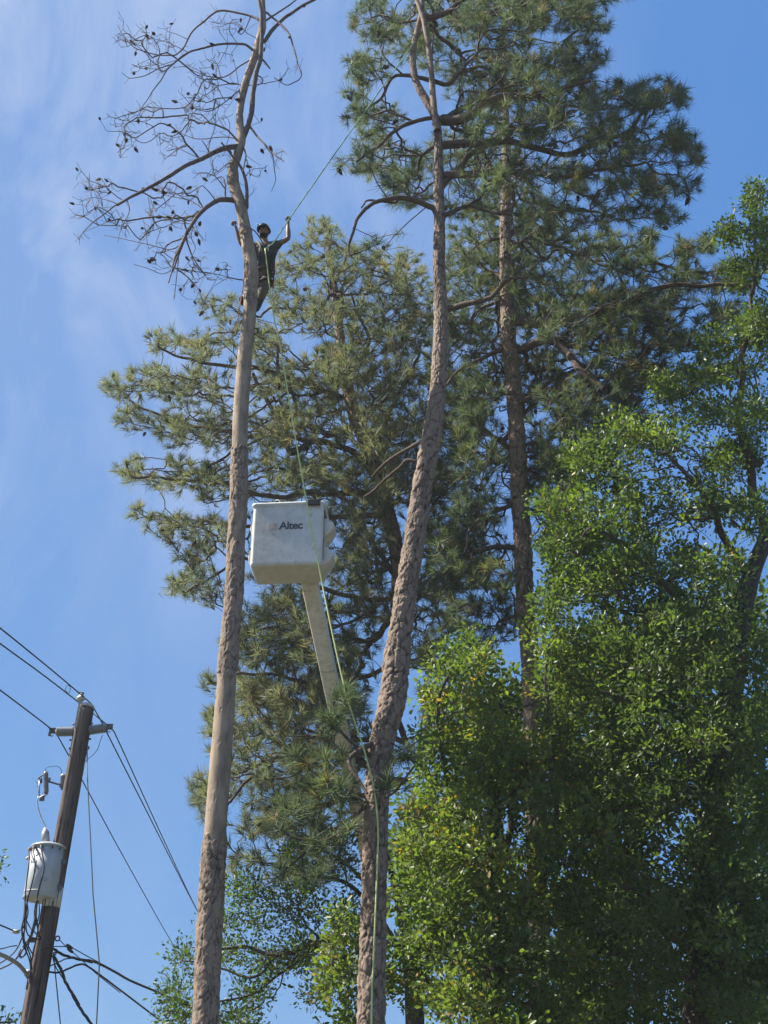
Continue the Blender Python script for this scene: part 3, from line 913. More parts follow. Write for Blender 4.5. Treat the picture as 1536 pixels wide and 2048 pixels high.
# tree 2: near leaning pine
h_trunk = [(743, 2048, 59), (745, 1900, 56), (749, 1780, 54), (751, 1680, 52), (754, 1580, 52), (765, 1480, 53), (785, 1400, 57), (793, 1320, 54), (804, 1240, 48),
           (812, 1180, 46), (828, 1080, 43), (840, 1000, 43), (853, 930, 42), (865, 860, 41), (875, 790, 35), (880, 715, 33), (882, 640, 30), (878, 540, 27),
           (879, 443, 24), (877, 340, 19), (876, 260, 16), (868, 228, 17), (852, 200, 17), (835, 170, 15), (827, 140, 14), (826, 100, 13), (835, 60, 12), (843, 20, 11), (846, -60, 8), (850, -160, 4)]
h_second = [(874, 262, 14), (868, 215, 13), (863, 150, 12), (858, 100, 11), (851, 60, 10), (843, 25, 10), (825, -20, 8), (800, -80, 5)]
def LW(p, w0, w1): return wl(p, w0, w1)
h_limbs = [
    (LW([(868, 418), (840, 408), (800, 404), (770, 402), (740, 420), (712, 445), (694, 480), (694, 505)], 12, 4), -.5),
    (LW([(790, 405), (760, 398), (738, 392), (730, 412)], 6, 3), -.3),
    (LW([(892, 620), (930, 606), (975, 598), (1010, 575), (1060, 560)], 14, 5), -.8),
    (LW([(885, 240), (930, 235), (970, 215), (1030, 200), (1100, 190), (1180, 150)], 22, 7), -.9),
    (LW([(880, 375), (915, 340), (960, 300), (1000, 265), (1060, 262), (1140, 240)], 14, 5), .6),
    (LW([(885, 350), (960, 350), (1040, 340), (1120, 350), (1200, 340), (1300, 330)], 16, 5), -.4),
    (LW([(890, 430), (930, 415), (960, 400)], 11, 5), .2),
    (LW([(860, 35), (900, 25), (940, 0), (990, -30)], 14, 7), -.4),
    (LW([(870, 250), (960, 200), (1060, 150), (1130, 90), (1170, 50)], 14, 4), .9),
    (LW([(875, 290), (1000, 290), (1130, 300), (1250, 260), (1340, 200)], 18, 5), .5),
    (LW([(870, 235), (800, 250), (750, 290), (720, 330)], 9, 4), -.6),
    (LW([(862, 160), (800, 150), (760, 200), (720, 220)], 9, 4), .5),
    # low crooked limb
    (LW([(765, 1478), (748, 1486), (730, 1497), (706, 1515), (708, 1535), (720, 1560), (735, 1590)], 13, 6), -.45),
    (LW([(745, 1600), (700, 1640), (650, 1680), (600, 1690)], 9, 4), -.7),
    (LW([(755, 1600), (790, 1580), (815, 1545)], 7, 4), -.5),
    (LW([(750, 1530), (700, 1480), (680, 1430), (676, 1400)], 8, 4), -.6),
    (LW([(815, 920), (790, 945), (760, 975), (735, 1000)], 7, 4), .8),
    (LW([(845, 880), (800, 900), (770, 930), (748, 960)], 9, 4), .9),
]
h_blobs = [(760, 40, 60, 55), (735, 140, 55, 50, .9), (705, 215, 35, 40), (715, 320, 40, 40), (760, 250, 60, 60, 1, .8), (800, 330, 80, 50, 1, 1.1), (830, 90, 70, 60, 1, 1.1), (900, 40, 110, 60, 1.1, .7), (1000, 30, 100, 60, 1.2), (1100, 20, 90, 50, 1.2), (1175, 45, 50, 40),
           (1150, -30, 120, 60), (950, -50, 150, 60), (970, 150, 100, 80, 1.1, .6), (1080, 140, 110, 70, 1.1), (1165, 120, 55, 50), (1000, 250, 110, 70), (1130, 230, 110, 70, 1.2), (1230, 200, 80, 45, 1.2), (1310, 190, 60, 40, 1.2), (1360, 195, 25, 30, 1.2),
           (1250, 290, 90, 60), (1350, 290, 45, 50, 1.2), (1390, 300, 18, 40, 1), (1370, 370, 30, 30), (1290, 380, 80, 50), (1330, 430, 50, 25, .8), (1160, 350, 100, 55), (1010, 350, 110, 50), (900, 320, 80, 60, 1, 1.2), (810, 380, 60, 40, 1, 1.1), (930, 410, 70, 35, .7, 1),
           (1080, 430, 100, 40, .8), (1220, 430, 80, 35, .7), (1060, 540, 50, 40, .5), (760, 480, 50, 40, .25),
           # low sprigs
           (680, 1395, 34, 28, 2, -.3), (660, 1440, 30, 30, 1.5, -.3), (610, 1520, 35, 30, 1.3, -.4), (665, 1520, 30, 25, 1.2, -.4), (640, 1570, 40, 30, 1.6, -.5), (700, 1590, 40, 30, 1.6, -.5), (760, 1600, 30, 30, 1.4, -.5), (800, 1510, 32, 22, 2, -.4), (790, 1570, 35, 28, 1.6, -.5),
           (590, 1620, 40, 25, 1.3, -.5), (700, 1660, 40, 25, 1.3, -.6), (620, 1690, 40, 28, 1.3, -.6), (550, 1660, 30, 22, 1.2, -.5), (640, 1750, 40, 20, 1, -.5), (560, 1750, 30, 20, .8, -.4)]
make_pine('large live pine with bowed scaly trunk whose lean curves right, rope hanging down it', h_trunk, 13.1, h_limbs, h_blobs, 105, M['bark_pine'], M['needle'], TUFTS, 0.42, 1.6, 'live pines', 11, cones=95, second=h_second)

# tree 3: straighter pine further back
j_trunk = [(1078, 2048, 46), (1075, 1800, 43), (1070, 1600, 41), (1066, 1450, 39), (1060, 1324, 38), (1050, 1200, 38), (1046, 1093, 38), (1042, 1018, 37), (1036, 904, 35), (1030, 810, 33), (1024, 734, 31), (1019, 690, 30), (1013, 600, 27),
           (1011, 480, 24), (1012, 380, 21), (1013, 283, 18), (1010, 200, 13), (1008, 120, 8), (1008, 60, 4)]
j_limbs = [
    (LW([(1032, 640), (1080, 655), (1130, 640), (1190, 622), (1230, 608), (1280, 585), (1330, 575), (1400, 575), (1470, 580)], 20, 7), -1.2),
    (LW([(1230, 610), (1290, 640), (1340, 680), (1400, 700), (1450, 697), (1510, 680)], 12, 4), -.6),
    (LW([(1040, 700), (1085, 680), (1130, 705), (1165, 740), (1205, 770)], 18, 12), -1.0),
    (LW([(1205, 770), (1175, 830), (1150, 885)], 7, 3), -.3),
    (LW([(1205, 770), (1195, 830), (1190, 890)], 7, 3), .1),
    (LW([(1205, 772), (1250, 820), (1275, 870)], 8, 4), -.2),
    (LW([(1160, 738), (1110, 755), (1060, 790), (1040, 800)], 9, 8), .2),
    (LW([(1030, 905), (990, 870), (940, 835), (905, 815)], 13, 6), .9),
    (LW([(1005, 700), (960, 715), (920, 740), (890, 780)], 10, 5), -.6),
    (LW([(1030, 1010), (980, 1020), (945, 1060), (925, 1110)], 10, 5), -.7),
    (LW([(1032, 1095), (970, 1095), (925, 1115), (905, 1150)], 12, 5), .5),
    (LW([(1010, 480), (1060, 440), (1120, 420), (1200, 430)], 12, 5), .5),
    (LW([(1012, 560), (950, 520), (900, 500)], 11, 5), .7),
    (LW([(1035, 850), (1075, 780), (1090, 700)], 10, 6), .5),
]
j_blobs = [(1050, 470, 110, 60), (950, 520, 70, 70), (1010, 400, 80, 50, .7), (1190, 500, 90, 50), (1295, 480, 22, 26, 2.2), (1270, 530, 50, 40), (1365, 500, 24, 28, 2.2), (1415, 490, 20, 22, 2), (1370, 550, 55, 35, 1.2), (1450, 560, 60, 40, 1.2), (1300, 610, 90, 40, 1.1), (1450, 630, 70, 40, 1.1),
           (1180, 600, 100, 50), (1050, 600, 110, 60), (1130, 660, 100, 40), (950, 650, 80, 70), (1060, 730, 90, 50, .8), (1230, 700, 80, 50, .9), (1360, 680, 60, 30, .9), (1500, 680, 25, 20, 1), (1120, 810, 90, 60, .8), (960, 790, 70, 60, .9), (1190, 850, 80, 50, .5),
           (1080, 900, 60, 60, .9), (960, 920, 70, 60, .9), (950, 1020, 60, 60, .9), (980, 1150, 60, 60, .8), (930, 1230, 60, 50, .7), (1060, 990, 50, 50, .5), (1000, 320, 60, 50, .6), (1120, 1000, 50, 60, .6), (900, 1100, 60, 70, .9), (1000, 1230, 60, 60, .8), (920, 860, 60, 60, .9), (1080, 780, 60, 50, .7), (1250, 640, 100, 50, .8), (1010, 560, 60, 60, .8), (900, 600, 50, 60, .7), (960, 900, 120, 330, .4, .8), (1180, 640, 250, 170, .35, .8), (1020, 480, 150, 120, .4, .8), (1130, 900, 80, 60, .9, .3), (1240, 830, 70, 60, .9, .3), (1330, 760, 80, 50, .9, .3), (1430, 730, 60, 40, .8, .3), (1100, 960, 60, 70, .9, .3), (1090, 1060, 40, 60, .7, .3), (1300, 680, 100, 50, .6), (1180, 780, 90, 60, .9, .3), (1250, 760, 70, 60, .9, .3), (1160, 860, 60, 60, .9, .3), (1300, 740, 60, 40, .8, .2), (880, 700, 40, 100, .7, .5), (940, 780, 50, 80, .8, .5)]
make_pine('live pine with straight upright trunk behind the green oak leaves, right of the bowed pine', j_trunk, 17.0, j_limbs, j_blobs, 105, M['bark_pine'], M['needle'], TUFTS_FAR, 0.45, 2.0, 'live pines', 23, cones=95, tsc=(0.75, 1.3))

# tree F: big pine behind at left
f_trunk = [(742, 2048, 38), (748, 1780, 36), (762, 1560, 34), (778, 1400, 32), (794, 1260, 31), (795, 1120, 30), (775, 1020, 29), (742, 920, 27), (715, 845, 27), (698, 790, 25), (684, 700, 20), (672, 600, 16), (662, 530, 11), (655, 470, 6)]
f_limbs = [
    (LW([(790, 1100), (760, 1000), (735, 940), (700, 900), (640, 880), (585, 900), (568, 865), (545, 830), (520, 780), (505, 750)], 16, 7), -.6),
    (LW([(570, 865), (585, 800), (562, 740), (558, 680)], 10, 5), -.4),
    (LW([(650, 885), (560, 870), (490, 875), (400, 850), (320, 830), (250, 800)], 12, 4), .8),
    (LW([(700, 800), (600, 760), (500, 740), (420, 725), (360, 710), (320, 690)], 11, 4), -.8),
    (LW([(760, 990), (640, 985), (500, 985), (430, 970), (340, 960), (260, 945)], 12, 4), -1),
    (LW([(780, 1030), (640, 1040), (480, 1050), (400, 1045), (300, 1030)], 11, 4), .9),
    (LW([(800, 1200), (640, 1180), (560, 1150), (490, 1120), (420, 1150), (370, 1180)], 11, 4), -.6),
    (LW([(805, 1320), (740, 1340), (640, 1375), (560, 1355), (480, 1350), (410, 1360)], 11, 4), -.9),
    (LW([(810, 1480), (720, 1470), (600, 1480), (540, 1530), (470, 1600), (420, 1640)], 12, 4), -.5),
    (LW([(812, 1560), (700, 1600), (590, 1630), (500, 1660)], 11, 4), .6),
    (LW([(720, 850), (780, 800), (820, 740), (840, 690)], 10, 4), .6),
    (LW([(690, 740), (740, 690), (720, 640), (700, 590)], 9, 4), -.6),
    (LW([(800, 1130), (840, 1060), (870, 1000), (900, 960)], 9, 4), .6),
    (LW([(797, 1160), (770, 1120), (745, 1080), (725, 1010)], 14, 8), -.3),
]
f_blobs = [(645, 465, 45, 35), (620, 520, 60, 40), (555, 560, 50, 40, .7), (700, 540, 70, 60), (620, 620, 90, 50), (790, 560, 70, 70), (800, 660, 60, 60), (440, 620, 50, 40, .55), (700, 640, 80, 60), (330, 685, 40, 28), (400, 690, 60, 35), (520, 680, 70, 50), (235, 770, 35, 30, 1.1), (300, 760, 60, 40), (390, 770, 80, 45), (560, 760, 80, 50), (680, 740, 80, 60),
           (790, 770, 70, 60), (260, 830, 40, 30, .9), (350, 850, 80, 40), (430, 860, 50, 45), (560, 860, 70, 50), (650, 840, 70, 60), (770, 870, 70, 60), (270, 940, 45, 28), (350, 950, 70, 40), (430, 960, 55, 50), (560, 940, 60, 40), (650, 930, 80, 50, 1.2), (280, 1025, 30, 20, .9), (340, 1050, 60, 35), (420, 1060, 55, 45), (380, 1100, 50, 30), (370, 1170, 45, 30), (420, 1190, 40, 28), (400, 1140, 50, 30, .8),
           (710, 1030, 60, 60, 1.2), (760, 960, 60, 60), (720, 1140, 60, 60, 1.1), (740, 1220, 60, 60, 1.1), (560, 1210, 50, 40), (640, 1240, 60, 40), (500, 1240, 30, 50, .9), (520, 1300, 60, 50), (610, 1320, 80, 50), (700, 1310, 60, 50, 1.1), (420, 1360, 35, 15, .8), (500, 1380, 60, 40), (600, 1400, 80, 50, 1.1), (540, 1460, 80, 50), (640, 1480, 70, 50, 1.1), (430, 1460, 30, 50), (400, 1590, 25, 45, 1.1), (440, 1560, 35, 50), (500, 1560, 60, 50), (600, 1570, 70, 50), (430, 1640, 30, 30), (520, 1650, 60, 40), (620, 1660, 60, 40),
           (700, 1400, 60, 60), (720, 1500, 50, 60), (620, 1250, 90, 60), (560, 1400, 90, 60, .8), (680, 1350, 60, 60), (600, 1520, 80, 60, .8), (560, 1620, 60, 50), (740, 1080, 60, 60), (830, 960, 60, 60), (930, 1100, 50, 80, .8), (940, 1300, 50, 60, .8), (560, 850, 260, 200, .3, .8), (640, 1150, 160, 250, .35, .8), (600, 1450, 180, 200, .3, .6), (800, 750, 110, 250, .45, .5), (860, 1150, 100, 250, .35, .6), (690, 720, 60, 80, .8, -.8), (730, 850, 60, 80, .9, -.8), (780, 960, 50, 70, .9, -.8), (640, 960, 90, 50, .7, -.6), (560, 1270, 110, 50, .7), (480, 1420, 70, 60, .7), (620, 1610, 80, 60, .8), (520, 1500, 80, 70, .7), (480, 1720, 50, 40, .7), (560, 1730, 70, 40, .8), (650, 1720, 60, 40, .8), (470, 1300, 30, 60, .6), (580, 1190, 60, 30, .6), (860, 1060, 50, 60), (870, 1180, 60, 60), (860, 1300, 60, 60), (900, 1420, 60, 60, .8), (860, 1500, 50, 50, .8), (880, 960, 50, 50), (850, 860, 50, 60), (870, 1620, 60, 50, .6)]
make_pine('wide bushy live pine behind the bucket, its limbs reaching far left past the dead pine', f_trunk, 18.5, f_limbs, f_blobs, 90, M['bark_pine'], M['needle_veiled'], TUFTS_FAR, 0.5, 2.4, 'live pines', 37, cones=95, tsc=(0.75, 1.25), vis=0, res=0.02, rmax=0.06)

# ================================================================== broadleaf trees
def make_oak(label, trunk_list, Y, limbs, blobs, dens, depth, tint0, templates, seed, clump=(0.85, 1.15), sel_size=7, mind=0.10, bf=0.3, cat='tree', bark_res=0.03, group='broadleaf trees', fwd=0.7):
    pts, rad = trace(trunk_list, Y)
    root = thing('broadleaf_tree', (pts[0][0], pts[0][1], 0), label, cat, group)
    bark_trunk('trunk', pts, rad, M['bark_oak'], root, depth=0.010, cell=(0.05, 0.16), seed=seed, res=bark_res, nu=64)
    T = Tree()
    T.addpath(catmull(pts, step=0.5), None, trunk=True)
    for lst, dr in limbs:
        dlimb(T, lst, dr, Y0=Y, crop=False)
    tl = sorted((q[1], q[0]) for q in trunk_list)
    blobs = [tuple(b) + (1.0, 0.0)[len(b) - 4:] if len(b) < 6 else tuple(b) for b in blobs]
    blobs = [b[:5] + (b[5] - fwd,) if abs(b[0] - np.interp(b[1], [q[0] for q in tl], [q[1] for q in tl])) < b[2] + 30 else b for b in blobs]
    att = blob_points(blobs, Y, dens * 1.35, depth=depth, mind=mind, lump=0.85)
    # an opening in the leaves where the straight pine stands behind them
    sy = to_py(att); dd_ = att - np.array([0, 0, CAMZ]); sx_ = 768 + dd_[:, 0] / (dd_[:, 1] * CT + dd_[:, 2] * ST) * FPX
    pxl = np.interp(sy, [1000, 1093, 1200, 1324, 1450, 1600], [1042, 1046, 1050, 1058, 1064, 1068])
    op = (np.abs(sx_ - pxl) < 24) & (sy > 980) & (sy < 1480) & (att[:, 1] < 17.2) & (rng.random(len(att)) < .72)
    att = att[~op]
    T.grow(att, bf=bf, zpen=0.4, avoid_trunk=0.5)
    T.finish(tip=0.004, expo=2.3, rmax=0.07)
    branch_meshes(T, root, M['twig'], M['twig'], jit=0.07)
    idx = np.where(((T.fixa == 0) & (T.size <= sel_size)) | ((T.fixa == 2) & (T.size <= 9)))[0]
    d = T.P[idx] - T.P[T.par[idx]]
    d /= np.maximum(np.linalg.norm(d, axis=1, keepdims=True), 1e-6)
    d += np.array([0, 0, 0.4]) + rng.normal(0, .3, d.shape)
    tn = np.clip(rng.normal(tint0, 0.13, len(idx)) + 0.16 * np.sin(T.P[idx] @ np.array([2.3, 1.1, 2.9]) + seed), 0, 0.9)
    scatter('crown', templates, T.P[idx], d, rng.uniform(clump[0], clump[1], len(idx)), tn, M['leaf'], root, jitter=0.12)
    print(label[:40], 'nodes', len(T.P), 'clumps', len(idx))
    return root

a_blobs = [(1512, 400, 26, 40), (1535, 480, 50, 50), (1460, 470, 28, 24), (1500, 540, 50, 45), (1550, 640, 50, 60), (1500, 740, 50, 35, .7), (1440, 750, 50, 30, .7), (1500, 830, 60, 50, .9), (1400, 820, 60, 40, .9), (1340, 790, 40, 30, .8), (1320, 880, 70, 50), (1450, 920, 90, 50, .8), (1260, 940, 70, 45),
           (1180, 900, 60, 30, .7), (1380, 1010, 100, 60), (1220, 1030, 100, 60), (1500, 1040, 60, 60, .6), (1130, 1080, 60, 50), (1300, 1120, 110, 60), (1440, 1150, 60, 60, .7), (1180, 1170, 90, 60, 1.1), (1330, 1230, 110, 60), (1100, 1230, 50, 50), (1220, 1290, 90, 50), (1400, 1330, 70, 60, .8), (1300, 1380, 100, 60),
           (1180, 1400, 70, 60), (1520, 1300, 40, 60, .7), (1380, 1470, 90, 50), (1250, 1500, 90, 50), (1500, 1440, 50, 60, .7), (1330, 1580, 100, 50), (1200, 1620, 80, 50), (1450, 1600, 70, 50, .9), (1530, 1620, 50, 70, .9), (1390, 1690, 90, 50), (1250, 1740, 80, 60), (1500, 1760, 60, 50), (1340, 1830, 80, 60, .9), (1450, 1870, 80, 60), (1210, 1880, 80, 60), (1530, 1930, 60, 60),
           (1300, 1960, 90, 50), (1350, 1400, 170, 300, .25), (1250, 1700, 200, 300, .25), (1260, 860, 60, 40, .9), (1170, 930, 60, 50, .9), (1360, 770, 60, 40, .8), (1440, 690, 50, 40, .7), (1100, 1010, 40, 40, .8), (1510, 660, 40, 60, .9), (1470, 1700, 70, 300, .25), (1440, 1250, 60, 60, .6), (1120, 1330, 50, 60, .8), (1420, 1800, 50, 60, .6), (1430, 2010, 90, 50, .8), (1170, 2000, 70, 60), (1540, 2060, 60, 50)]
a_limbs = [(LW([(1465, 1330), (1400, 1250), (1330, 1180), (1250, 1100), (1180, 1060)], 20, 6), -1.2),
           (LW([(1460, 1450), (1380, 1400), (1280, 1390), (1200, 1380)], 16, 6), -1.3),
           (LW([(1430, 1650), (1350, 1600), (1260, 1600), (1200, 1620)], 16, 6), -1.2),
           (LW([(1500, 1150), (1440, 1060), (1390, 980), (1330, 900)], 18, 6), -1.0),
           (LW([(1530, 1060), (1500, 940), (1480, 820), (1490, 700), (1510, 560), (1512, 430)], 20, 5), -.8),
           (LW([(1520, 930), (1500, 910), (1460, 905), (1420, 890)], 9, 4), -.7),
           (LW([(1410, 1850), (1330, 1800), (1260, 1780)], 16, 6), -1.2),
           (LW([(1400, 1950), (1480, 1900), (1530, 1830)], 14, 6), -1.2)]
make_oak('tall dark green broadleaf tree filling the right edge, thick crooked trunk inside', [(1400, 2048, 74), (1410, 1850, 66), (1432, 1600, 56), (1450, 1480, 52), (1470, 1330, 44), (1490, 1200, 40), (1510, 1130, 34), (1545, 1040, 28), (1575, 900, 20), (1590, 700, 10)],
         15.6, a_limbs, a_blobs, 120, 1.7, 0.42, LEAVES, 51)
b_blobs = [(925, 1290, 35, 25), (900, 1340, 45, 35, 1.2), (960, 1330, 50, 35), (870, 1400, 35, 40), (980, 1400, 80, 50, 1.2), (1085, 1290, 45, 45, 1.1), (1100, 1380, 50, 40), (890, 1470, 50, 45), (1000, 1490, 80, 50), (1110, 1480, 60, 50), (840, 1450, 25, 30, .6), (930, 1570, 70, 45), (1050, 1580, 80, 50), (1150, 1560, 50, 50), (870, 1560, 30, 30, .4),
           (850, 1700, 55, 40, 1.2), (930, 1680, 70, 45), (1040, 1680, 80, 50), (1140, 1700, 60, 60), (830, 1780, 45, 50, 1.2), (900, 1790, 70, 50), (1020, 1790, 90, 50), (1120, 1820, 70, 50), (840, 1880, 55, 50, 1.2), (950, 1890, 90, 50), (1080, 1920, 90, 50), (840, 1980, 55, 50, 1.1), (930, 1990, 90, 50), (1060, 2020, 90, 50),
           (690, 1860, 40, 40, .9), (680, 1940, 50, 40, 1), (700, 2020, 40, 50, .9), (660, 1990, 35, 40, .7), (760, 1950, 40, 80, 1), (1000, 2080, 150, 40), (960, 1640, 150, 250, .25)]
b_limbs = [(LW([(985, 1850), (930, 1700), (900, 1560), (880, 1440), (900, 1340)], 18, 5), -.5),
           (LW([(985, 1750), (1030, 1600), (1010, 1450), (960, 1350)], 16, 5), .4),
           (LW([(990, 1950), (900, 1900), (800, 1880), (720, 1900), (670, 1940)], 16, 5), -.2),
           (LW([(985, 1900), (1080, 1780), (1120, 1600), (1090, 1400), (1085, 1300)], 14, 5), -.6)]
make_oak('yellow-green broadleaf tree between the bowed pine and the straight pine', [(990, 2048, 46), (988, 1850, 38), (985, 1700, 30), (990, 1550, 22), (1000, 1450, 14), (1000, 1380, 8)],
         15.0, b_limbs, b_blobs, 120, 1.0, 0.62, LEAVES, 61)
c_blobs = [(345, 1970, 28, 40), (380, 1910, 40, 30, .8), (370, 2030, 50, 30), (450, 1840, 30, 25, .8), (490, 1780, 40, 32, .9), (500, 1840, 50, 30), (560, 1790, 50, 30, .9), (610, 1750, 50, 35, .9), (680, 1740, 40, 35), (600, 1830, 60, 35), (470, 1900, 40, 25, .8), (540, 1920, 60, 30), (620, 1900, 50, 35), (510, 1990, 50, 30, .8), (470, 2040, 50, 25), (640, 1990, 40, 35, .5), (700, 1830, 40, 40), (670, 1680, 50, 35, .7), (600, 1700, 40, 25, .7)]
c_limbs = [(LW([(800, 1960), (720, 1905), (640, 1885), (560, 1905), (500, 1890), (440, 1895)], 16, 5), -.5),
           (LW([(640, 1888), (590, 1930), (540, 1960), (470, 1990), (390, 2000)], 8, 3), -.5),
           (LW([(800, 1900), (730, 1800), (640, 1760), (560, 1770)], 12, 4), .5),
           (LW([(560, 1905), (500, 1950), (420, 1930), (370, 1930)], 7, 3), .3)]
make_oak('small-leaved broadleaf tree low behind the dead pine trunk, sky showing through it', [(830, 2048, 40), (825, 1950, 36), (810, 1850, 26), (790, 1770, 16), (770, 1700, 8)],
         18.0, c_limbs, c_blobs, 170, 1.4, 0.22, LEAVES_S, 71, clump=(0.9, 1.25))
e_blobs = [(900, 1700, 130, 140), (1050, 1500, 140, 140), (1000, 1900, 160, 150), (1250, 1350, 140, 140), (1200, 1600, 150, 140), (1250, 1850, 150, 150), (1450, 1250, 100, 120, .7), (1420, 1500, 120, 120), (1450, 1750, 120, 120), (1450, 1980, 140, 120), (1200, 2060, 200, 80), (1200, 1130, 100, 80, .7), (1540, 1500, 60, 300, .8)]
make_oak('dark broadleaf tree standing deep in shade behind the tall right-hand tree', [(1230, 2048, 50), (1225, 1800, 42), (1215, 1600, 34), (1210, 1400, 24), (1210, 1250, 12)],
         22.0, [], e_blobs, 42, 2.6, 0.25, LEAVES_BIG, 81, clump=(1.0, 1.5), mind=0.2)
l_blobs = [(-60, 1745, 60, 30), (-5, 1748, 12, 12, 3), (-8, 1722, 8, 7, 2), (-40, 2050, 60, 30), (6, 2040, 14, 8, 3), (-120, 1850, 90, 80)]
make_oak('broadleaf twigs with tiny leaves poking in at the left edge beside the transformer', [(-260, 2048, 40), (-250, 1900, 30), (-230, 1750, 20), (-220, 1650, 8)],
         20.0, [(LW([(-240, 1850), (-160, 1780), (-80, 1750), (-12, 1748)], 9, 3), 0), (LW([(-250, 1950), (-150, 2020), (-60, 2050), (30, 2044)], 8, 3), 0)], l_blobs, 22, 0.8, 0.2, LEAVES, 91, mind=0.12)

exec_parts = True
# ================================================================== bucket lift
YB = 13.3
lift = thing('bucket_lift', P(748, 2048, 21.0) * np.array([1, 1, 0]), 'white aerial work bucket on a cream boom, lettered Altec, behind the dead pine trunk', 'aerial lift')
yaw = R_(4)
ax_x = np.array([math.cos(yaw), -math.sin(yaw), 0]); ax_y = np.array([math.sin(yaw), math.cos(yaw), 0]); ax_z = np.array([0, 0, 1.0])
bc = P(574, 1066, YB)      # middle of the front face
W0, H0, D0 = 0.985, 0.99, 0.62
zc = bc[2]
def BP(x, y, z):           # bucket coordinates: x along the front, y into depth, z up from the front's middle
    return bc + ax_x * x + ax_y * y + ax_z * z
def rrect(hx, y0, y1, r, n=5):
    out = []
    for cx, cy, a0 in ((hx - r, y0 + r, -90), (hx - r, y1 - r, 0), (-hx + r, y1 - r, 90), (-hx + r, y0 + r, 180)):
        for i in range(n + 1):
            a = R_(a0 + 90 * i / n)
            out.append((cx + r * math.cos(a), cy + r * math.sin(a)))
    return out
def loft(levels, capb=True, capt=False):
    V = []; F = []
    n = len(levels[0][1])
    for z, ring in levels:
        V += [BP(x, y, z) for x, y in ring]
    for i in range(len(levels) - 1):
        for k in range(n):
            k2 = (k + 1) % n
            F.append((i * n + k, i * n + k2, (i + 1) * n + k2, (i + 1) * n + k))
    if capb: F.append(tuple(range(n - 1, -1, -1)))
    if capt: F.append(tuple((len(levels) - 1) * n + k for k in range(n)))
    return V, F
hx = W0 / 2
lv = []
def ring(sh, y0, y1, r=0.05): return rrect(hx - sh, y0, y1, r)
lv.append((-H0 / 2, ring(.035, .035, D0 - .10, .035)))
lv.append((-H0 / 2 + .012, ring(.015, .014, D0 - .075)))
lv.append((-H0 / 2 + .045, ring(.006, .004, D0 - .065)))
lv.append((0, ring(.0, .0, D0 - .03)))
lv.append((H0 / 2 - .05, ring(.0, .0, D0)))
lv.append((H0 / 2 - .045, ring(-.012, -.012, D0 + .012)))
lv.append((H0 / 2 - .02, ring(-.02, -.02, D0 + .02, .06)))
lv.append((H0 / 2, ring(-.02, -.02, D0 + .02, .06)))
lv.append((H0 / 2, ring(.01, .01, D0 - .01)))
lv.append((-H0 / 2 + .06, ring(.03, .03, D0 - .10)))
mb = MB(); V, F = loft(lv, True, True); mb.add(V, F)
bucket = mb.build('bucket', M['white_paint'], lift, smooth=True)
for p_ in bucket.data.polygons:
    if len(p_.vertices) > 4: p_.use_smooth = False
wn_ = bucket.modifiers.new('wn', 'WEIGHTED_NORMAL'); wn_.weight = 100; wn_.keep_sharp = True; wn_.mode = 'FACE_AREA'
# steps moulded into the two side faces
for sx_ in (1, -1):
    for zt in (0.22, -0.24):
        mb = MB()
        x0 = sx_ * (hx - 0.012); kx_ = 1.0 if sx_ > 0 else 0.45
        prof = [(.0, zt + .07), (.12 * kx_, zt + .05), (.15 * kx_, zt - .02), (.10 * kx_, zt - .12), (.0, zt - .22)]
        V = []; F = []
        y0, y1 = .12, .47
        for j, yy in enumerate((y0, y0 + .05, y1 - .05, y1)):
            sc_ = 0.55 if j in (0, 3) else 1.0
            V += [BP(x0 + sx_ * dx * sc_, yy, z) for dx, z in prof]
        for j in range(3):
            for i in range(4):
                F.append((j * 5 + i, j * 5 + i + 1, (j + 1) * 5 + i + 1, (j + 1) * 5 + i))
        F += [(0, 1, 2, 3, 4), (15, 16, 17, 18, 19)]
        mb.add(V, F)
        mb.build('step', M['white_paint'], bucket, smooth=False, bevel=0.012)
# black rim pad
mb = MB()
mb.box(BP(.355, -.036, H0 / 2 - .035), .175, .03, .085, (ax_x, ax_y, ax_z))
mb.box(BP(.355, .0, H0 / 2 + .006), .175, .10, .02, (ax_x, ax_y, ax_z))
mb.build('rim_pad', M['black'], bucket, smooth=False, bevel=0.006)
# warning decal on right side: dark worn letters
mb = MB()
for i, (yy, hh) in enumerate(((.07, .09), (.12, .13), (.17, .12), (.23, .10), (.28, .13), (.34, .11))):
    mb.box(BP(hx + .004, yy, H0 / 2 - .14 - .01 * (i % 2)), .005, .036, hh, (ax_x, ax_y, ax_z))
mb.build('worn_decal', M['decal'], bucket, smooth=False)
# seam lines on the right side
mb = MB()
mb.tube([BP(hx + .004, .05 + .008 * i * i * .35, .30 - .075 * i) for i in range(6)], 0.004, 5)
mb.tube([BP(hx + .004, .045 + .008 * i * i * .35, -.10 - .07 * i) for i in range(5)], 0.004, 5)
mb.build('side_cable', M['black'], bucket)
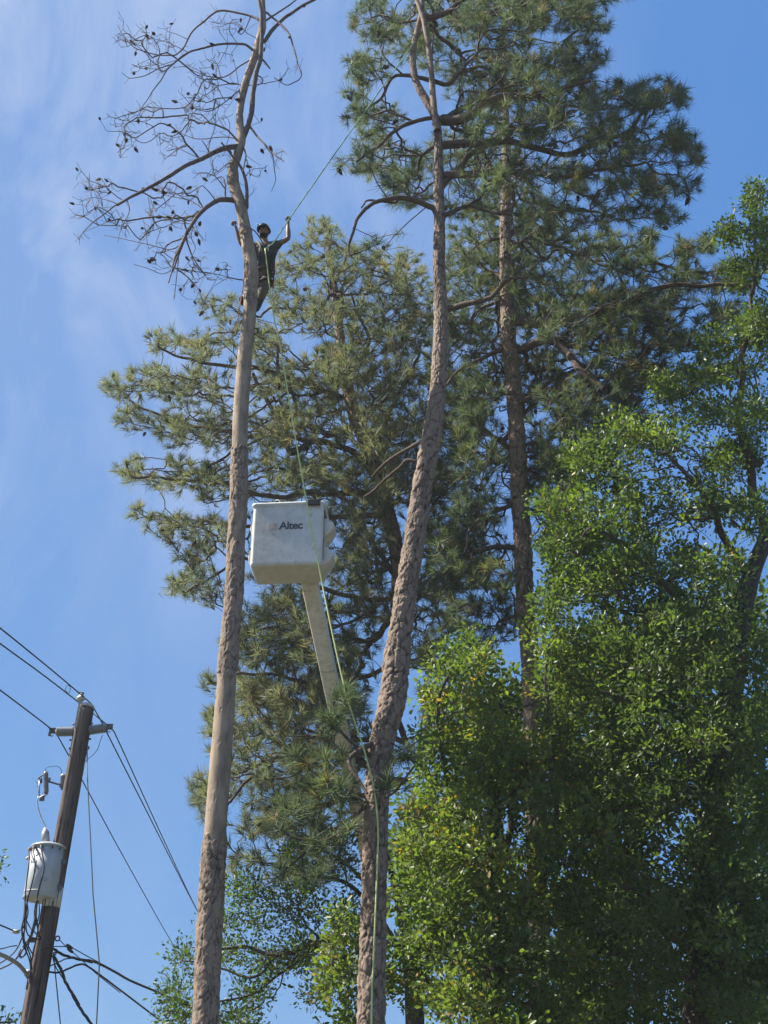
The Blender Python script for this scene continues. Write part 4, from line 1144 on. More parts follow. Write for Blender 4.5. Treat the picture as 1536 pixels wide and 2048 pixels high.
# lettering
def text_obj(s, size, m, name, origin, xdir, zdir, parent, extr=0.002, shear=0.0, bold=0.0, sp=1.0):
    cu = bpy.data.curves.new(name, 'FONT')
    cu.body = s; cu.size = size; cu.extrude = extr; cu.shear = shear; cu.offset = bold; cu.space_character = sp
    o = bpy.data.objects.new(name, cu); COL.objects.link(o)
    bpy.context.view_layer.update()
    dg = bpy.context.evaluated_depsgraph_get()
    me = bpy.data.meshes.new_from_object(o.evaluated_get(dg))
    bpy.data.objects.remove(o)
    n = len(me.vertices); co = np.zeros(n * 3); me.vertices.foreach_get('co', co); co = co.reshape(-1, 3)
    nd = np.cross(xdir, zdir)
    Wd = origin + co[:, :1] * xdir + co[:, 1:2] * zdir + co[:, 2:3] * nd
    off = np.array(parent['_o'])
    me.vertices.foreach_set('co', (Wd - off).ravel().astype(np.float32))
    me.materials.clear(); me.materials.append(m); me.update()
    o2 = bpy.data.objects.new(name, me); COL.objects.link(o2); o2.parent = parent
    o2['_o'] = [float(x) for x in off]
    return o2
text_obj('Altec', 0.165, M['decal'], 'lettering', BP(-.112, -.0025, .065), ax_x, ax_z, bucket, bold=0.004, sp=0.92)
mb = MB(); mb.box(BP(-.20, -.001, .11), .125, .006, .105, (ax_x, ax_y, ax_z)); mb.box(BP(-.185, -.0035, .125), .07, .004, .012, (ax_x, ax_y, ax_z)); mb.box(BP(-.2, -.0035, .09), .07, .004, .012, (ax_x, ax_y, ax_z))
mb.build('faded_emblem', M['decal_faded'], bucket, smooth=False)
# mounting bracket under the bucket and boom
bt = P(617, 1152, YB + .52); be = P(753, 1800, 20.6)
bdir = (be - bt) / np.linalg.norm(be - bt)
side = np.cross(bdir, [0, 0, 1.0]); side /= np.linalg.norm(side)
upn = np.cross(side, bdir)
mb = MB()
mb.tube([bt + bdir * -.04, bt + bdir * .02], .1, 12, flat=1)
mb.build('bucket_mount', M['steel'], lift)
def rect_beam(name, a, b, w, h, m, w2=None, r=0.03):
    mb = MB()
    d = (b - a) / np.linalg.norm(b - a)
    s_ = np.cross(d, [0, 0, 1.0]); s_ /= np.linalg.norm(s_); u_ = np.cross(s_, d)
    V = []; 
    for q, ww, hh in ((a, w, h), (b, w2 or w, h)):
        for x, y in rrect(ww / 2, -hh / 2, hh / 2, r, 3):
            V.append(q + s_ * x + u_ * y)
    n = len(V) // 2
    F = [(k, (k + 1) % n, n + (k + 1) % n, n + k) for k in range(n)] + [tuple(range(n - 1, -1, -1)), tuple(range(n, 2 * n))]
    mb.add(V, F)
    return mb.build(name, m, lift, smooth=True)
midp = bt + bdir * (np.linalg.norm(be - bt) * .22)
bo = rect_beam('boom', bt, be, .225, .18, M['boom'])
for p_ in bo.data.polygons:
    if len(p_.vertices) > 4: p_.use_smooth = False
mb = MB()
rc = bt + bdir * (np.linalg.norm(be - bt) * .235)
for i in range(9):
    x = -.105 + i * .026
    for sgn in (-1,):
        mb.box(rc + side * x + upn * sgn * .092 + bdir * (.02 * (1 - (x / .1) ** 2)), .018, .006, .007, (side, upn, bdir))
mb.build('boom_marking', M['black'], bo, smooth=False)
mb = MB(); mb.tube([be - side * .22, be + side * .22], .2, 16); mb.build('elbow', M['boom'], lift)
gb = np.array([be[0] - .05, be[1] + .1, .9])
rect_beam('lower_boom', be, gb, .26, .26, M['boom'])
mb = MB(); mb.lathe(gb + np.array([0, 0, -.95]), gb + np.array([0, 0, .2]), [(0, .5), (.7, .45), (.72, .3), (1, .28)], 20); mb.build('turret', M['boom'], lift)
mb = MB()
hz = H0 / 2
mb.tube(catmull([BP(-.52, .45, hz - .02), BP(-.36, .42, hz + .10), BP(-.28, .30, hz + .07), BP(-.22, .22, hz + .17), BP(-.15, .18, hz + .14), BP(-.10, .16, hz - .02), BP(-.10, .2, hz - .2)], sub=6), .022, 8)
hose = mb.build('hydraulic_hose', M['rope_green'], lift)
hose.data.materials[0] = mat('hose', (0.03, 0.075, 0.06), .5, scale=20)

# ================================================================== climber
YC = 13.0
def skin(nodes, edges, roots, sub=2):
    """nodes: list (pos, rx, ry); returns V, F of the skinned smooth surface"""
    me = bpy.data.meshes.new('tmp')
    me.from_pydata([tuple(map(float, n[0])) for n in nodes], edges, [])
    o = bpy.data.objects.new('tmp', me); COL.objects.link(o)
    md = o.modifiers.new('skin', 'SKIN'); md.use_smooth_shade = True
    md.branch_smoothing = 0.6
    if not me.skin_vertices: 
        bpy.context.view_layer.objects.active = o
    for i, n in enumerate(nodes):
        sv = me.skin_vertices[0].data[i]
        sv.radius = (n[1], n[2]); sv.use_root = (i in roots); 
    ms = o.modifiers.new('sub', 'SUBSURF'); ms.levels = sub; ms.render_levels = sub
    bpy.context.view_layer.update()
    dg = bpy.context.evaluated_depsgraph_get()
    m2 = bpy.data.meshes.new_from_object(o.evaluated_get(dg))
    V = np.array([v.co[:] for v in m2.vertices]); F = [tuple(p.vertices) for p in m2.polygons]
    bpy.data.objects.remove(o)
    return V, F
pc = P(528, 620, YC)
person = thing('person', (pc[0], pc[1], pc[2]), 'climber in dark helmet and t-shirt high on the dead pine, arms raised', 'person')
def C(px, py, dy=0.0): return P(px, py, YC + dy)
kk = mpp(500, YC)
# joints
headc = C(528, 464, -.03)
neck = C(529, 482, .03); chest = C(531, 505, .05); belly = C(531, 530, .05); pelvis = C(528, 552, .06)
shR = C(551, 491, .03); elR = C(577, 477, -.02); wrR = C(576, 450, -.06); haR = C(577, 441, -.07)
shL = C(511, 491, .03); elL = C(483, 490, -.02); wrL = C(473, 459, -.12); haL = C(470, 450, -.14)
hipR = C(534, 555, .05); knR = C(525, 586, -.04); anR = C(516, 610, .0); toR = C(510, 617, -.14)
hipL = C(522, 555, .05); knL = C(497, 582, .0); anL = C(489, 602, .02); toL = C(482, 592, -.16)
nodes = [(pelvis, .12, .10), (belly, .12, .095), (chest, .15, .105), (neck, .055, .055), (headc, .05, .05),
         (shR, .055, .055), ((shR + elR) / 2, .047, .047), (elR, .040, .040), ((elR + wrR) / 2 , .043, .043), (wrR, .025, .025), (haR, .03, .02),
         (shL, .055, .055), ((shL + elL) / 2, .047, .047), (elL, .040, .040), ((elL + wrL) / 2, .043, .043), (wrL, .025, .025), (haL, .03, .02),
         (hipR, .085, .085), (knR, .055, .055), (anR, .035, .035), (hipL, .085, .085), (knL, .055, .055), (anL, .035, .035)]
edges = [(0, 1), (1, 2), (2, 3), (3, 4), (2, 5), (5, 6), (6, 7), (7, 8), (8, 9), (9, 10), (2, 11), (11, 12), (12, 13), (13, 14), (14, 15), (15, 16), (0, 17), (17, 18), (18, 19), (0, 20), (20, 21), (21, 22)]
roots = [0]
def hand(ha, wr, inward):
    d = (ha - wr) / np.linalg.norm(ha - wr)
    s_ = np.cross(d, [0, -1.0, 0]); s_ /= np.linalg.norm(s_)
    f = np.cross(s_, d) * inward
    for i, (off, L) in enumerate(((-.028, .075), (-.01, .085), (.01, .08), (.027, .062))):
        b = ha + s_ * off + d * .005
        k = len(nodes)
        p1 = b + d * .035; p2 = p1 + d * L * .25 + f * L * .45; p3 = p2 - d * L * .35 + f * L * .15
        for q, r in ((b, .010), (p1, .010), (p2, .009), (p3, .008)): nodes.append((q, r, r))
        edges.extend([(k, k + 1), (k + 1, k + 2), (k + 2, k + 3)]); roots.append(k)
    k = len(nodes)
    b = ha - s_ * .02 - d * .01
    for q, r in ((b, .012), (b - s_ * .03 + d * .015 + f * .015, .011), (b - s_ * .025 + d * .045 + f * .03, .009)): nodes.append((q, r, r))
    edges.extend([(k, k + 1), (k + 1, k + 2)]); roots.append(k)
hand(haR, wrR, 1); hand(haL, wrL, 1)
V, F = skin(nodes, edges, roots)
mb = MB(); mb.add(V, F)
# head: ellipsoid with brow, nose, chin, ears; facing the camera side, turned a little left and down
def head_pts(n=24, m=18):
    V = []; F = []
    for j in range(m + 1):
        ph = math.pi * j / m
        for i in range(n):
            th = 2 * math.pi * i / n
            x = math.sin(ph) * math.cos(th); y = math.sin(ph) * math.sin(th); z = math.cos(ph)
            X = .078 * x; Y_ = .098 * y; Z = .118 * z
            if z < 0: X *= 1 - .32 * z * z; Y_ *= 1 - .12 * z * z
            fr = max(0, -y)
            Y_ -= .020 * math.exp(-((x / .18) ** 2 + ((z + .12) / .22) ** 2)) * fr       # nose
            Y_ += .010 * math.exp(-(((abs(x) - .35) / .16) ** 2 + ((z - .06) / .12) ** 2)) * fr   # sockets
            Y_ -= .008 * math.exp(-((x / .3) ** 2 + ((z + .75) / .2) ** 2)) * fr          # chin
            Y_ -= .005 * math.exp(-((x / .25) ** 2 + ((z + .45) / .07) ** 2)) * fr
            X += math.copysign(.014, x) * math.exp(-(((y - .05) / .16) ** 2 + ((z + .02) / .22) ** 2)) * (abs(x) > .8)
            V.append((X, Y_, Z))
    for j in range(m):
        for i in range(n):
            F.append((j * n + i, (j + 1) * n + i, (j + 1) * n + (i + 1) % n, j * n + (i + 1) % n))
    return np.array(V), F
hy = R_(-18); hp = R_(12)
Rz = np.array([[math.cos(hy), -math.sin(hy), 0], [math.sin(hy), math.cos(hy), 0], [0, 0, 1]])
Rx = np.array([[1, 0, 0], [0, math.cos(hp), -math.sin(hp)], [0, math.sin(hp), math.cos(hp)]])
HR = Rz @ Rx
def HP(x, y, z): return headc + HR @ np.array([x, y, z])
hv, hf = head_pts()
mb.add(headc + hv @ HR.T, hf)
body = mb.build('body', M['skin'], person)
# helmet
mb = MB()
V = []; F = []
n, m_ = 24, 8
for j in range(m_ + 1):
    ph = (math.pi * .52) * j / m_
    for i in range(n):
        th = 2 * math.pi * i / n
        V.append(HP(.098 * math.sin(ph) * math.cos(th), .123 * math.sin(ph) * math.sin(th), .035 + .11 * math.cos(ph)))
for i in range(n):
    th = 2 * math.pi * i / n
    bx = .112 if math.sin(th) > -.3 else .112
    V.append(HP(.108 * math.cos(th), .133 * math.sin(th) - (.035 * max(0, -math.sin(th)) ** 2), .024))
for j in range(m_ + 1):
    for i in range(n):
        F.append((j * n + i, (j + 1) * n + i, (j + 1) * n + (i + 1) % n, j * n + (i + 1) % n))
mb.add(V, F)
hel = mb.build('helmet', M['helmet'], person)
mb = MB()
for s_ in (1, -1):
    mb.tube([HP(s_ * .085, .01, .03), HP(s_ * .075, -.01, -.05), HP(s_ * .04, -.05, -.115)], .006, 6)
mb.build('chin_strap', M['harness'], hel)
mb = MB(); mb.lathe(HP(-.05, -.118, .075), HP(-.055, -.135, .078), [(0, .014), (1, .012)], 12); mb.build('lamp_clip', M['steel'], hel)
mb = MB()
V = []; F = []
for j in range(7):
    for i in range(13):
        a = R_(-175 + 170 * i / 12) ; z = -.068 - .052 * j / 6
        s_ = math.sqrt(max(.05, 1 - (z / .125) ** 2))
        V.append(HP(.083 * math.cos(a) * (s_ * .85 + .15), .107 * math.sin(a) * (s_ * .8 + .2), z - .004))
for j in range(6):
    for i in range(12):
        F.append((j * 13 + i, j * 13 + i + 1, (j + 1) * 13 + i + 1, (j + 1) * 13 + i))
mb.add(V, F); mb.build('beard', M['beard'], person)
for s_ in (1, -1):
    mb = MB(); mb.lathe(HP(s_ * .03, -.08, .008), HP(s_ * .03, -.0915, .006), [(0, .014), (.6, .012), (1, .006)], 10); mb.build('eye', M['eye'], person)
# clothes, grown like the body, slightly larger
sn = [(pelvis + np.array([0, 0, .0]), .165, .13), (belly, .16, .12), (chest, .185, .13), (neck - np.array([0, 0, .03]), .075, .07),
      (shR, .072, .072), (shR * .45 + elR * .55, .062, .062), (shL, .072, .072), (shL * .45 + elL * .55, .062, .062)]
V, F = skin(sn, [(0, 1), (1, 2), (2, 3), (2, 4), (4, 5), (2, 6), (6, 7)], [0])
mb = MB(); mb.add(V, F); mb.build('shirt', M['shirt'], person)
sn = [(belly * .6 + pelvis * .4, .145, .118), (pelvis, .145, .12), (hipR, .108, .105), ((hipR + knR) / 2, .095, .095), (knR, .075, .075), (anR + (knR - anR) * .2, .06, .06),
      (hipL, .108, .105), ((hipL + knL) / 2, .09, .09), (knL, .072, .072), (anL + (knL - anL) * .2, .06, .06)]
V, F = skin(sn, [(0, 1), (1, 2), (2, 3), (3, 4), (4, 5), (1, 6), (6, 7), (7, 8), (8, 9)], [1])
mb = MB(); mb.add(V, F); mb.build('trousers', M['pants'], person)
for an, to, kn in ((anR, toR, knR), (anL, toL, knL)):
    up_ = (kn - an) / np.linalg.norm(kn - an)
    V, F = skin([(an + up_ * .13, .062, .062), (an, .058, .058), (an - up_ * .06, .055, .05), ((an + to) / 2 - up_ * .05, .05, .042), (to, .045, .036)], [(0, 1), (1, 2), (2, 3), (3, 4)], [0])
    mb = MB(); mb.add(V, F); mb.build('boot', M['boot'], person)
# harness
mb = MB()
def ringaround(c, rx, ry, r, n=24, tilt=0):
    pts = [c + np.array([rx * math.cos(a), ry * math.sin(a), tilt * math.cos(a)]) for a in np.linspace(0, 2 * math.pi, n)]
    mb.tube(pts, r, 6, cap=False)
wst = belly * .4 + pelvis * .6
for dz in (-.035, -.015, .01, .03): ringaround(wst + np.array([0, 0, dz]), .152, .13, .017)
for hp_, kn in ((hipR, knR), (hipL, knL)):
    c = hp_ * .6 + kn * .4; ringaround(c, .112, .11, .02, tilt=.03)
mb.tube([wst + np.array([.08, -.12, 0]), chest + np.array([.06, -.14, 0]), shR + np.array([-.02, -.03, .075]), chest + np.array([.05, .14, .05])], .016, 6)
mb.tube([wst + np.array([-.08, -.12, 0]), chest + np.array([-.06, -.14, 0]), shL + np.array([.02, -.03, .075]), chest + np.array([-.05, .14, .05])], .016, 6)
mb.build('harness', M['harness'], person)

def rope_obj(name, pts, r, m, label, cat='rope', step=.12, group=None):
    mb = MB(); mb.tube(catmull(pts, step=step), r, 6)
    o = mb.build(name, m)
    return tag(o, label, cat, group)
rope_obj('climbing_rope', [P(828, 84, 12.8), P(812, 108, 12.3), P(700, 265, 12.3), P(640, 350, 12.8), P(577, 440, 12.86), P(560, 466, 12.82), P(545, 488, 12.80), P(531, 497, 12.78)], .0095, M['rope_green'],
         'green rope rising taut from the climber to the crown of the bowed pine')
rope_obj('descent_rope', [P(530, 497, 12.76), P(534, 530, 12.72), P(538, 565, 12.72), P(549, 640, 12.65), P(560, 690, 12.6), P(600, 930, 12.5), P(640, 1145, 12.45), P(688, 1370, 12.42), P(728, 1500, 12.5), P(748, 1580, 12.62), P(756, 1660, 12.68), P(752, 1800, 12.68), P(746, 1940, 12.68), P(743, 2048, 12.66),
                          P(742, 2048, 12.66) * np.array([1, 1, 0]) + np.array([0, 0, .02])], .0105, M['rope_yellow'], 'pale yellow-green rope dropping from the climber past the bucket to the ground')
tc_ = P(498, 466, YD); lp = []
for i in range(17):
    a = R_(200 - 290 * i / 16)
    lp.append(P(496 + 16.5 * math.cos(a), 462, YD) + np.array([0, -.145 * math.sin(max(0, math.pi * i / 16 * 1.0)) * 1.0, .05 * math.sin(a) + (.05 - .008 * i)]))
lan = [P(480, 470, 12.62), P(483, 463, 12.50), P(489, 458, 12.45), P(497, 456, 12.44), P(505, 459, 12.46), P(511, 464, 12.6), P(520, 476, 12.72), P(529, 492, 12.8)]
rope_obj('lanyard', lan, .010, M['rope_brown'], 'brown lanyard looped round the trunk in front of the climber', 'rope', .06)
rope_obj('loose_rope', [P(489, 540, 12.5), P(486, 575, 12.5), P(480, 610, 12.5), P(475, 640, 12.5), P(468, 655, 12.5), P(464, 664, 12.5)], .008, M['rope_orange'], 'short orange rope tail hanging along the left side of the dead trunk', 'rope')
mb = MB(); q0 = P(549, 520, 12.98); q1 = P(546, 576, 12.98)
mb.tube([q0, q0 * .7 + q1 * .3, q0 * .3 + q1 * .7, q1], [.034, .04, .032, .018], 8, flat=.4)
o = mb.build('saw_scabbard', M['red'])
tag(o, 'dark red saw scabbard hanging at the climber\'s hip', 'scabbard')
mb = MB(); mb.tube([P(549, 521, 12.98), P(549, 512, 12.97), P(552, 506, 12.96)], .018, 8, flat=.6); sub_ = mb.build('saw_handle', M['black'], o); 

# ================================================================== utility pole
YP = 15.0
def U(px, py, dy=0.0): return P(px, py, YP + dy)
ptop = U(172.5, 1413); pbot = U(61, 2048)
dd = (ptop - pbot) / np.linalg.norm(ptop - pbot)
gnd = pbot - dd * (pbot[2] + .3) / dd[2]
pole = thing('utility_pole', (gnd[0], gnd[1], 0), 'weathered brown timber utility pole with white band at lower left', 'utility pole')
r_t = 15.6 * mpp(1413, YP); r_b = 18.4 * mpp(2048, YP)
mb = MB()
ns = 60; ppts = []; prr = []
for i in range(ns + 1):
    t = i / ns; z = gnd + (ptop - gnd) * t
    ppts.append(z); prr.append(r_b * 1.1 + (r_t - r_b * 1.1) * t)
V, F = tube(ppts, prr, 40)
ang_n = np.tile(rng.normal(0, .0035, 40), ns + 1) + rng.normal(0, .0008, 40 * (ns + 1))
cen = np.repeat(np.array(ppts), 40, axis=0)
nrm = (V - cen); nrm /= np.linalg.norm(nrm, axis=1, keepdims=True)
V = V + nrm * ang_n[:, None]
mb.add(V, F); shaft = mb.build('pole_shaft', M['pole'], pole)
def polept(py, dx=0, dy=0):
    """point on pole axis at photo row, shifted in metres"""
    t = (py - 1413) / (2048 - 1413)
    return U(172.5 + (61 - 172.5) * t, py) + np.array([dx, dy, 0])
def pole_r(py):
    t = (py - 1413) / (2048 - 1413); return r_t + (r_b - r_t) * t
mb = MB(); mb.lathe(ptop - dd * .03, ptop + dd * .05, [(0, r_t + .006), (.4, r_t + .006), (.7, r_t * .8), (1, r_t * .3)], 20); mb.build('pole_cap', M['porcelain_white'], pole)
mb = MB()
a_, b_ = polept(1776), polept(1816)
mb.lathe(a_, b_, [(0, pole_r(1776) + .007), (1, pole_r(1816) + .007)], 40); mb.build('white_band', M['band'], pole)
# top pin insulator
kp = mpp(1400, YP)
mb = MB(); fr = np.array([0, -r_t - .012, 0])
mb.box((U(163, 1414) + U(157, 1450)) / 2 + np.array([0, -r_t * .8, 0]), .05, .012, .42, (np.array([1, 0, 0]), np.array([0, 1, 0]), dd))
mb.tube([U(163, 1418) + fr * .6, U(164, 1404) + fr * .6], .012, 8)
mb.build('bracket', M['galv'], pole, smooth=False)
mb = MB(); ia = U(164, 1406) + fr * .6; ib = U(164.5, 1392) + fr * .6
mb.lathe(ia, ib, [(0, .03), (.15, .055), (.35, .062), (.5, .058), (.6, .035), (.8, .03), (1, .028)], 20); mb.build('insulator', M['porcelain_white'], pole)
mb = MB(); mb.box(U(165, 1391.5) + fr * .6, .07, .05, .03); mb.build('clamp', M['steel'], pole, smooth=False, bevel=.005)
# horizontal post insulators
def post_ins(a, b, n, r0, r1, name='insulator', m=None):
    mb = MB(); prof = [(0, r0)]
    for i in range(n):
        t0 = .06 + .88 * i / n; t1 = .06 + .88 * (i + .5) / n; t2 = .06 + .88 * (i + .95) / n
        prof += [(t0, r0), (t1, r1), (t1 + .25 * .88 / n, r1), (t2, r0)]
    prof += [(1, r0 * .8)]
    mb.lathe(a, b, prof, 24); return mb.build(name, m or M['porcelain'], pole)
post_ins(U(150, 1463), U(112, 1463.5), 8, .05, .069)
post_ins(U(176, 1461), U(212, 1456), 8, .05, .069)
for cx, cy in ((105, 1463), (219, 1455)):
    mb = MB()
    c0 = U(cx, cy)
    mb.box(c0, .085, .05, .045); mb.box(c0 + np.array([0, -.02, .035]), .10, .02, .02); mb.box(c0 + np.array([-.035, 0, -.04]), .03, .03, .05)
    mb.tube([c0 + np.array([-.02, 0, -.05]), c0 + np.array([0, 0, -.075]), c0 + np.array([.02, 0, -.05])], .007, 6)
    mb.build('clamp', M['steel'], pole, smooth=False, bevel=.006)
# bolts
mb = MB()
for px_, py_ in ((148.5, 1448.5), (143, 1480), (182, 1447), (178, 1478), (141.5, 1497)):
    mb.lathe(U(px_, py_), U(px_ + 6 * (1 if px_ > 160 else -1) * .6, py_), [(0, .012), (1, .016)], 8)
mb.build('bolt', M['steel'], pole)
mb = MB(); mb.tube([U(174, 1494), U(177, 1493), U(178, 1497), U(175, 1499)], .012, 6); mb.build('eye_bolt', M['steel'], pole)
for px_, py_, rr_ in ((115, 1877, 4.5), (109.5, 1907, 2.4)):
    mb = MB(); k = mpp(py_, YP)
    mb.tube([U(px_, py_) + np.array([math.cos(a), 0, math.sin(a)]) * rr_ * k for a in np.linspace(0, 6.28, 17)], .010, 6, cap=False)
    mb.tube([U(px_ - rr_ - 6, py_), U(px_ - rr_, py_)], .010, 6); mb.build('eye_bolt', M['steel'], pole)
# fuse cutout
cut = thing('fuse_cutout', U(92, 1567), 'porcelain fuse cutout on a bracket left of the pole', 'fuse cutout')
mb = MB(); prof = [(0, .022)]
for i in range(10): prof += [(.08 + .085 * i, .03), (.11 + .085 * i, .036), (.14 + .085 * i, .03)]
prof += [(1, .02)]
mb.lathe(U(91.5, 1543), U(92.5, 1589), prof, 16); mb.build('insulator', mat('brown_porcelain', (.22, .19, .20), .35, scale=20), cut)
mb = MB(); mb.tube([U(91, 1552), U(84, 1551), U(76, 1558)], .016, 6, flat=.5); mb.tube([U(82, 1556), U(82, 1566)], .018, 6); mb.tube([U(74, 1562), U(73, 1565), U(75, 1567)], .005, 5); mb.tube([U(75, 1570), U(73.5, 1572), U(76, 1573)], .005, 5); mb.build('top_contact', M['steel'], cut)
mb = MB(); mb.tube([U(79, 1560), U(78, 1592)], .010, 8); mb.build('fuse_tube', M['galv'], cut)
mb = MB(); mb.tube([U(91, 1590), U(86, 1592), U(79, 1596)], .017, 6); mb.box(U(84, 1598), .06, .03, .05); mb.build('hinge', M['steel'], cut, smooth=False)
mb = MB(); mb.tube([U(97, 1563), U(118, 1569), U(133, 1573)], .013, 6); mb.box(U(99, 1560), .02, .03, .06); mb.box(U(124, 1571), .06, .04, .05); mb.box(U(124, 1577), .025, .02, .04); mb.build('bracket', M['steel'], cut, smooth=False)
arr = thing('surge_arrester', U(126, 1562), 'small ribbed grey arrester beside the pole, right of the fuse cutout', 'arrester')
mb = MB(); prof = [(0, .024)]
for i in range(5): prof += [(.06 + .14 * i, .026), (.12 + .14 * i, .042), (.16 + .14 * i, .026)]
prof += [(.78, .036), (1, .036)]
mb.lathe(U(126, 1570), U(127, 1550), prof, 18); mb.build('arrester_body', M['porcelain'], arr)
mb = MB(); mb.lathe(U(126.8, 1554), U(127, 1549.6), [(0, .038), (1, .038)], 16); mb.build('arrester_cap', M['porcelain_white'], arr)

def wire(name, pts, r, m, label, cat='wire', group=None, step=.25):
    return rope_obj(name, pts, r, m, label, cat, step, group)
wire('jumper_wire', [U(90, 1543), U(93, 1535), U(103, 1533), U(113, 1532), U(120, 1536), U(123, 1542), U(121.5, 1550)], .004, M['wire'], 'thin jumper wire arching from the fuse cutout to the arrester', 'wire', step=.03)
wire('lead_wire', [U(77.5, 1592), U(75, 1599), U(75, 1611), U(80, 1628), U(86, 1643), U(91, 1652), U(91, 1660)], .009, M['porcelain_white'], 'white insulated lead curving from the fuse cutout down to the transformer bushing', 'wire', step=.05)
# transformer
TY = -.05
tr_top = U(97.5, 1699, TY); tr_bot = U(80, 1800, TY)
tdir = (tr_top - tr_bot) / np.linalg.norm(tr_top - tr_bot)
tr = thing('pole_transformer', tr_bot, 'grey cylindrical pole transformer hung left of the utility pole', 'transformer')
TR = 33.5 * mpp(1750, YP)
Lt = np.linalg.norm(tr_top - tr_bot)
mb = MB(); mb.lathe(tr_bot, tr_top, [(0, TR * .9), (0.001, TR * .965), (.02, TR), (.5, TR), (1, TR)], 48)
tank = mb.build('tank', M['tank'], tr)
tank.data.polygons[-1].use_smooth = False; tank.data.polygons[-2].use_smooth = False
for p_ in list(tank.data.polygons)[:48]: p_.use_smooth = False
mb = MB(); mb.lathe(tr_top, tr_top + tdir * .09, [(0, TR + .016), (.16, TR + .02), (.3, TR + .012), (.5, TR * .9), (.8, TR * .5), (1, TR * .1)], 48); mb.build('lid', M['tank'], tr)
bq = U(90, 1690, TY - .05)
mb = MB(); mb.lathe(U(91, 1690, TY), U(90.5, 1655, TY), [(0, .058), (.5, .052), (.72, .05), (.85, .03), (1, .012)], 20); mb.build('bushing', M['galv'], tr)
mb = MB(); prof = [(0, .04)]
for i in range(4): prof += [(.1 + .2 * i, .03), (.17 + .2 * i, .045), (.24 + .2 * i, .03)]
mb.lathe(U(122, 1694, TY), U(124.5, 1674, TY), prof + [(1, .01)], 16); mb.build('bushing', M['porcelain_white'], tr)
fx = np.array([1.0, 0, 0]); 
def TS(ax, t, out=0.0):
    """point on the tank's surface: ax = -1..1 across, t 0 bottom to 1 top"""
    return tr_bot + tdir * Lt * t + np.array([ax * TR, -math.sqrt(max(0, 1 - ax * ax)) * TR, 0]) * (1 + out / TR)
for ax in (-.86, -.52, -.12):
    mb = MB(); mb.lathe(TS(ax, .95), TS(ax, .95, .05), [(0, .018), (.6, .018), (1, .012)], 10); mb.build('terminal', M['steel'], tr)
mb = MB(); mb.lathe(TS(-.9, .80), TS(-.99, .80, .04) , [(0, .025), (1, .02)], 12); mb.build('valve', M['galv'], tr)
mb = MB(); mb.box(polept(1725) * .5 + TS(.9, .7) * .5, .16, .08, .06); mb.box(polept(1775) * .5 + TS(.9, .2) * .5, .16, .08, .06); mb.build('bracket', M['steel'], tr, smooth=False)
# stencil marks
mb = MB(); mb.lathe(tr_bot + tdir * Lt * .10, tr_bot + tdir * Lt * .125, [(0, TR + .001), (.3, TR + .006), (.7, TR + .006), (1, TR + .001)], 48); mb.build('weld_band', M['tank'], tr)
mb = MB(); mb.box(TS(.30, .33, .004), .06, .006, .045); mb.build('name_plate', M['galv'], tr, smooth=False)
mb = MB()
for ax in (-.97, -.7, .45, .8): mb.tube([TS(ax, .985, .016), TS(ax, .93, .012)], .009, 6)
mb.build('lid_clamp', M['steel'], tr)
cx_ = -.40
def tmark(s, size, t, ax):
    c = TS(ax, t, .004)
    n_ = c - (tr_bot + tdir * Lt * t); n_ /= np.linalg.norm(n_)
    xd = np.cross(tdir, n_); xd = -xd if xd[0] < 0 else xd
    text_obj(s, size, M['stencil'], 'stencil', c, xd, tdir, tr, extr=.0015)
tmark('10', .09, .50, -.46)
mb = MB()
c = TS(-.36, .70, .003)
for k in range(3): mb.box(TS(-.36, .665 - .022 * (k % 2) + .035 * (k // 2), .003) + fx * 0.0, .09 if k < 2 else .09, .004, .008)
for s_ in (-.055, .05): mb.box(TS(-.36, .665, .003) + fx * s_, .008, .004, .045)
mb.build('stencil_frame', M['stencil'], tr, smooth=False)
mb = MB(); c = TS(-.36, .79, .004); V = [c]; 
for k in range(10):
    a = math.pi / 2 + k * math.pi / 5; rr_ = .03 if k % 2 == 0 else .012
    V.append(c + np.array([math.cos(a) * rr_, -.001 - .25 * math.cos(a) * rr_ * 0, math.sin(a) * rr_]))
mb.add(V, [(0, 1 + k, 1 + (k + 1) % 10) for k in range(10)]); mb.build('stencil_star', M['stencil'], tr, smooth=False)

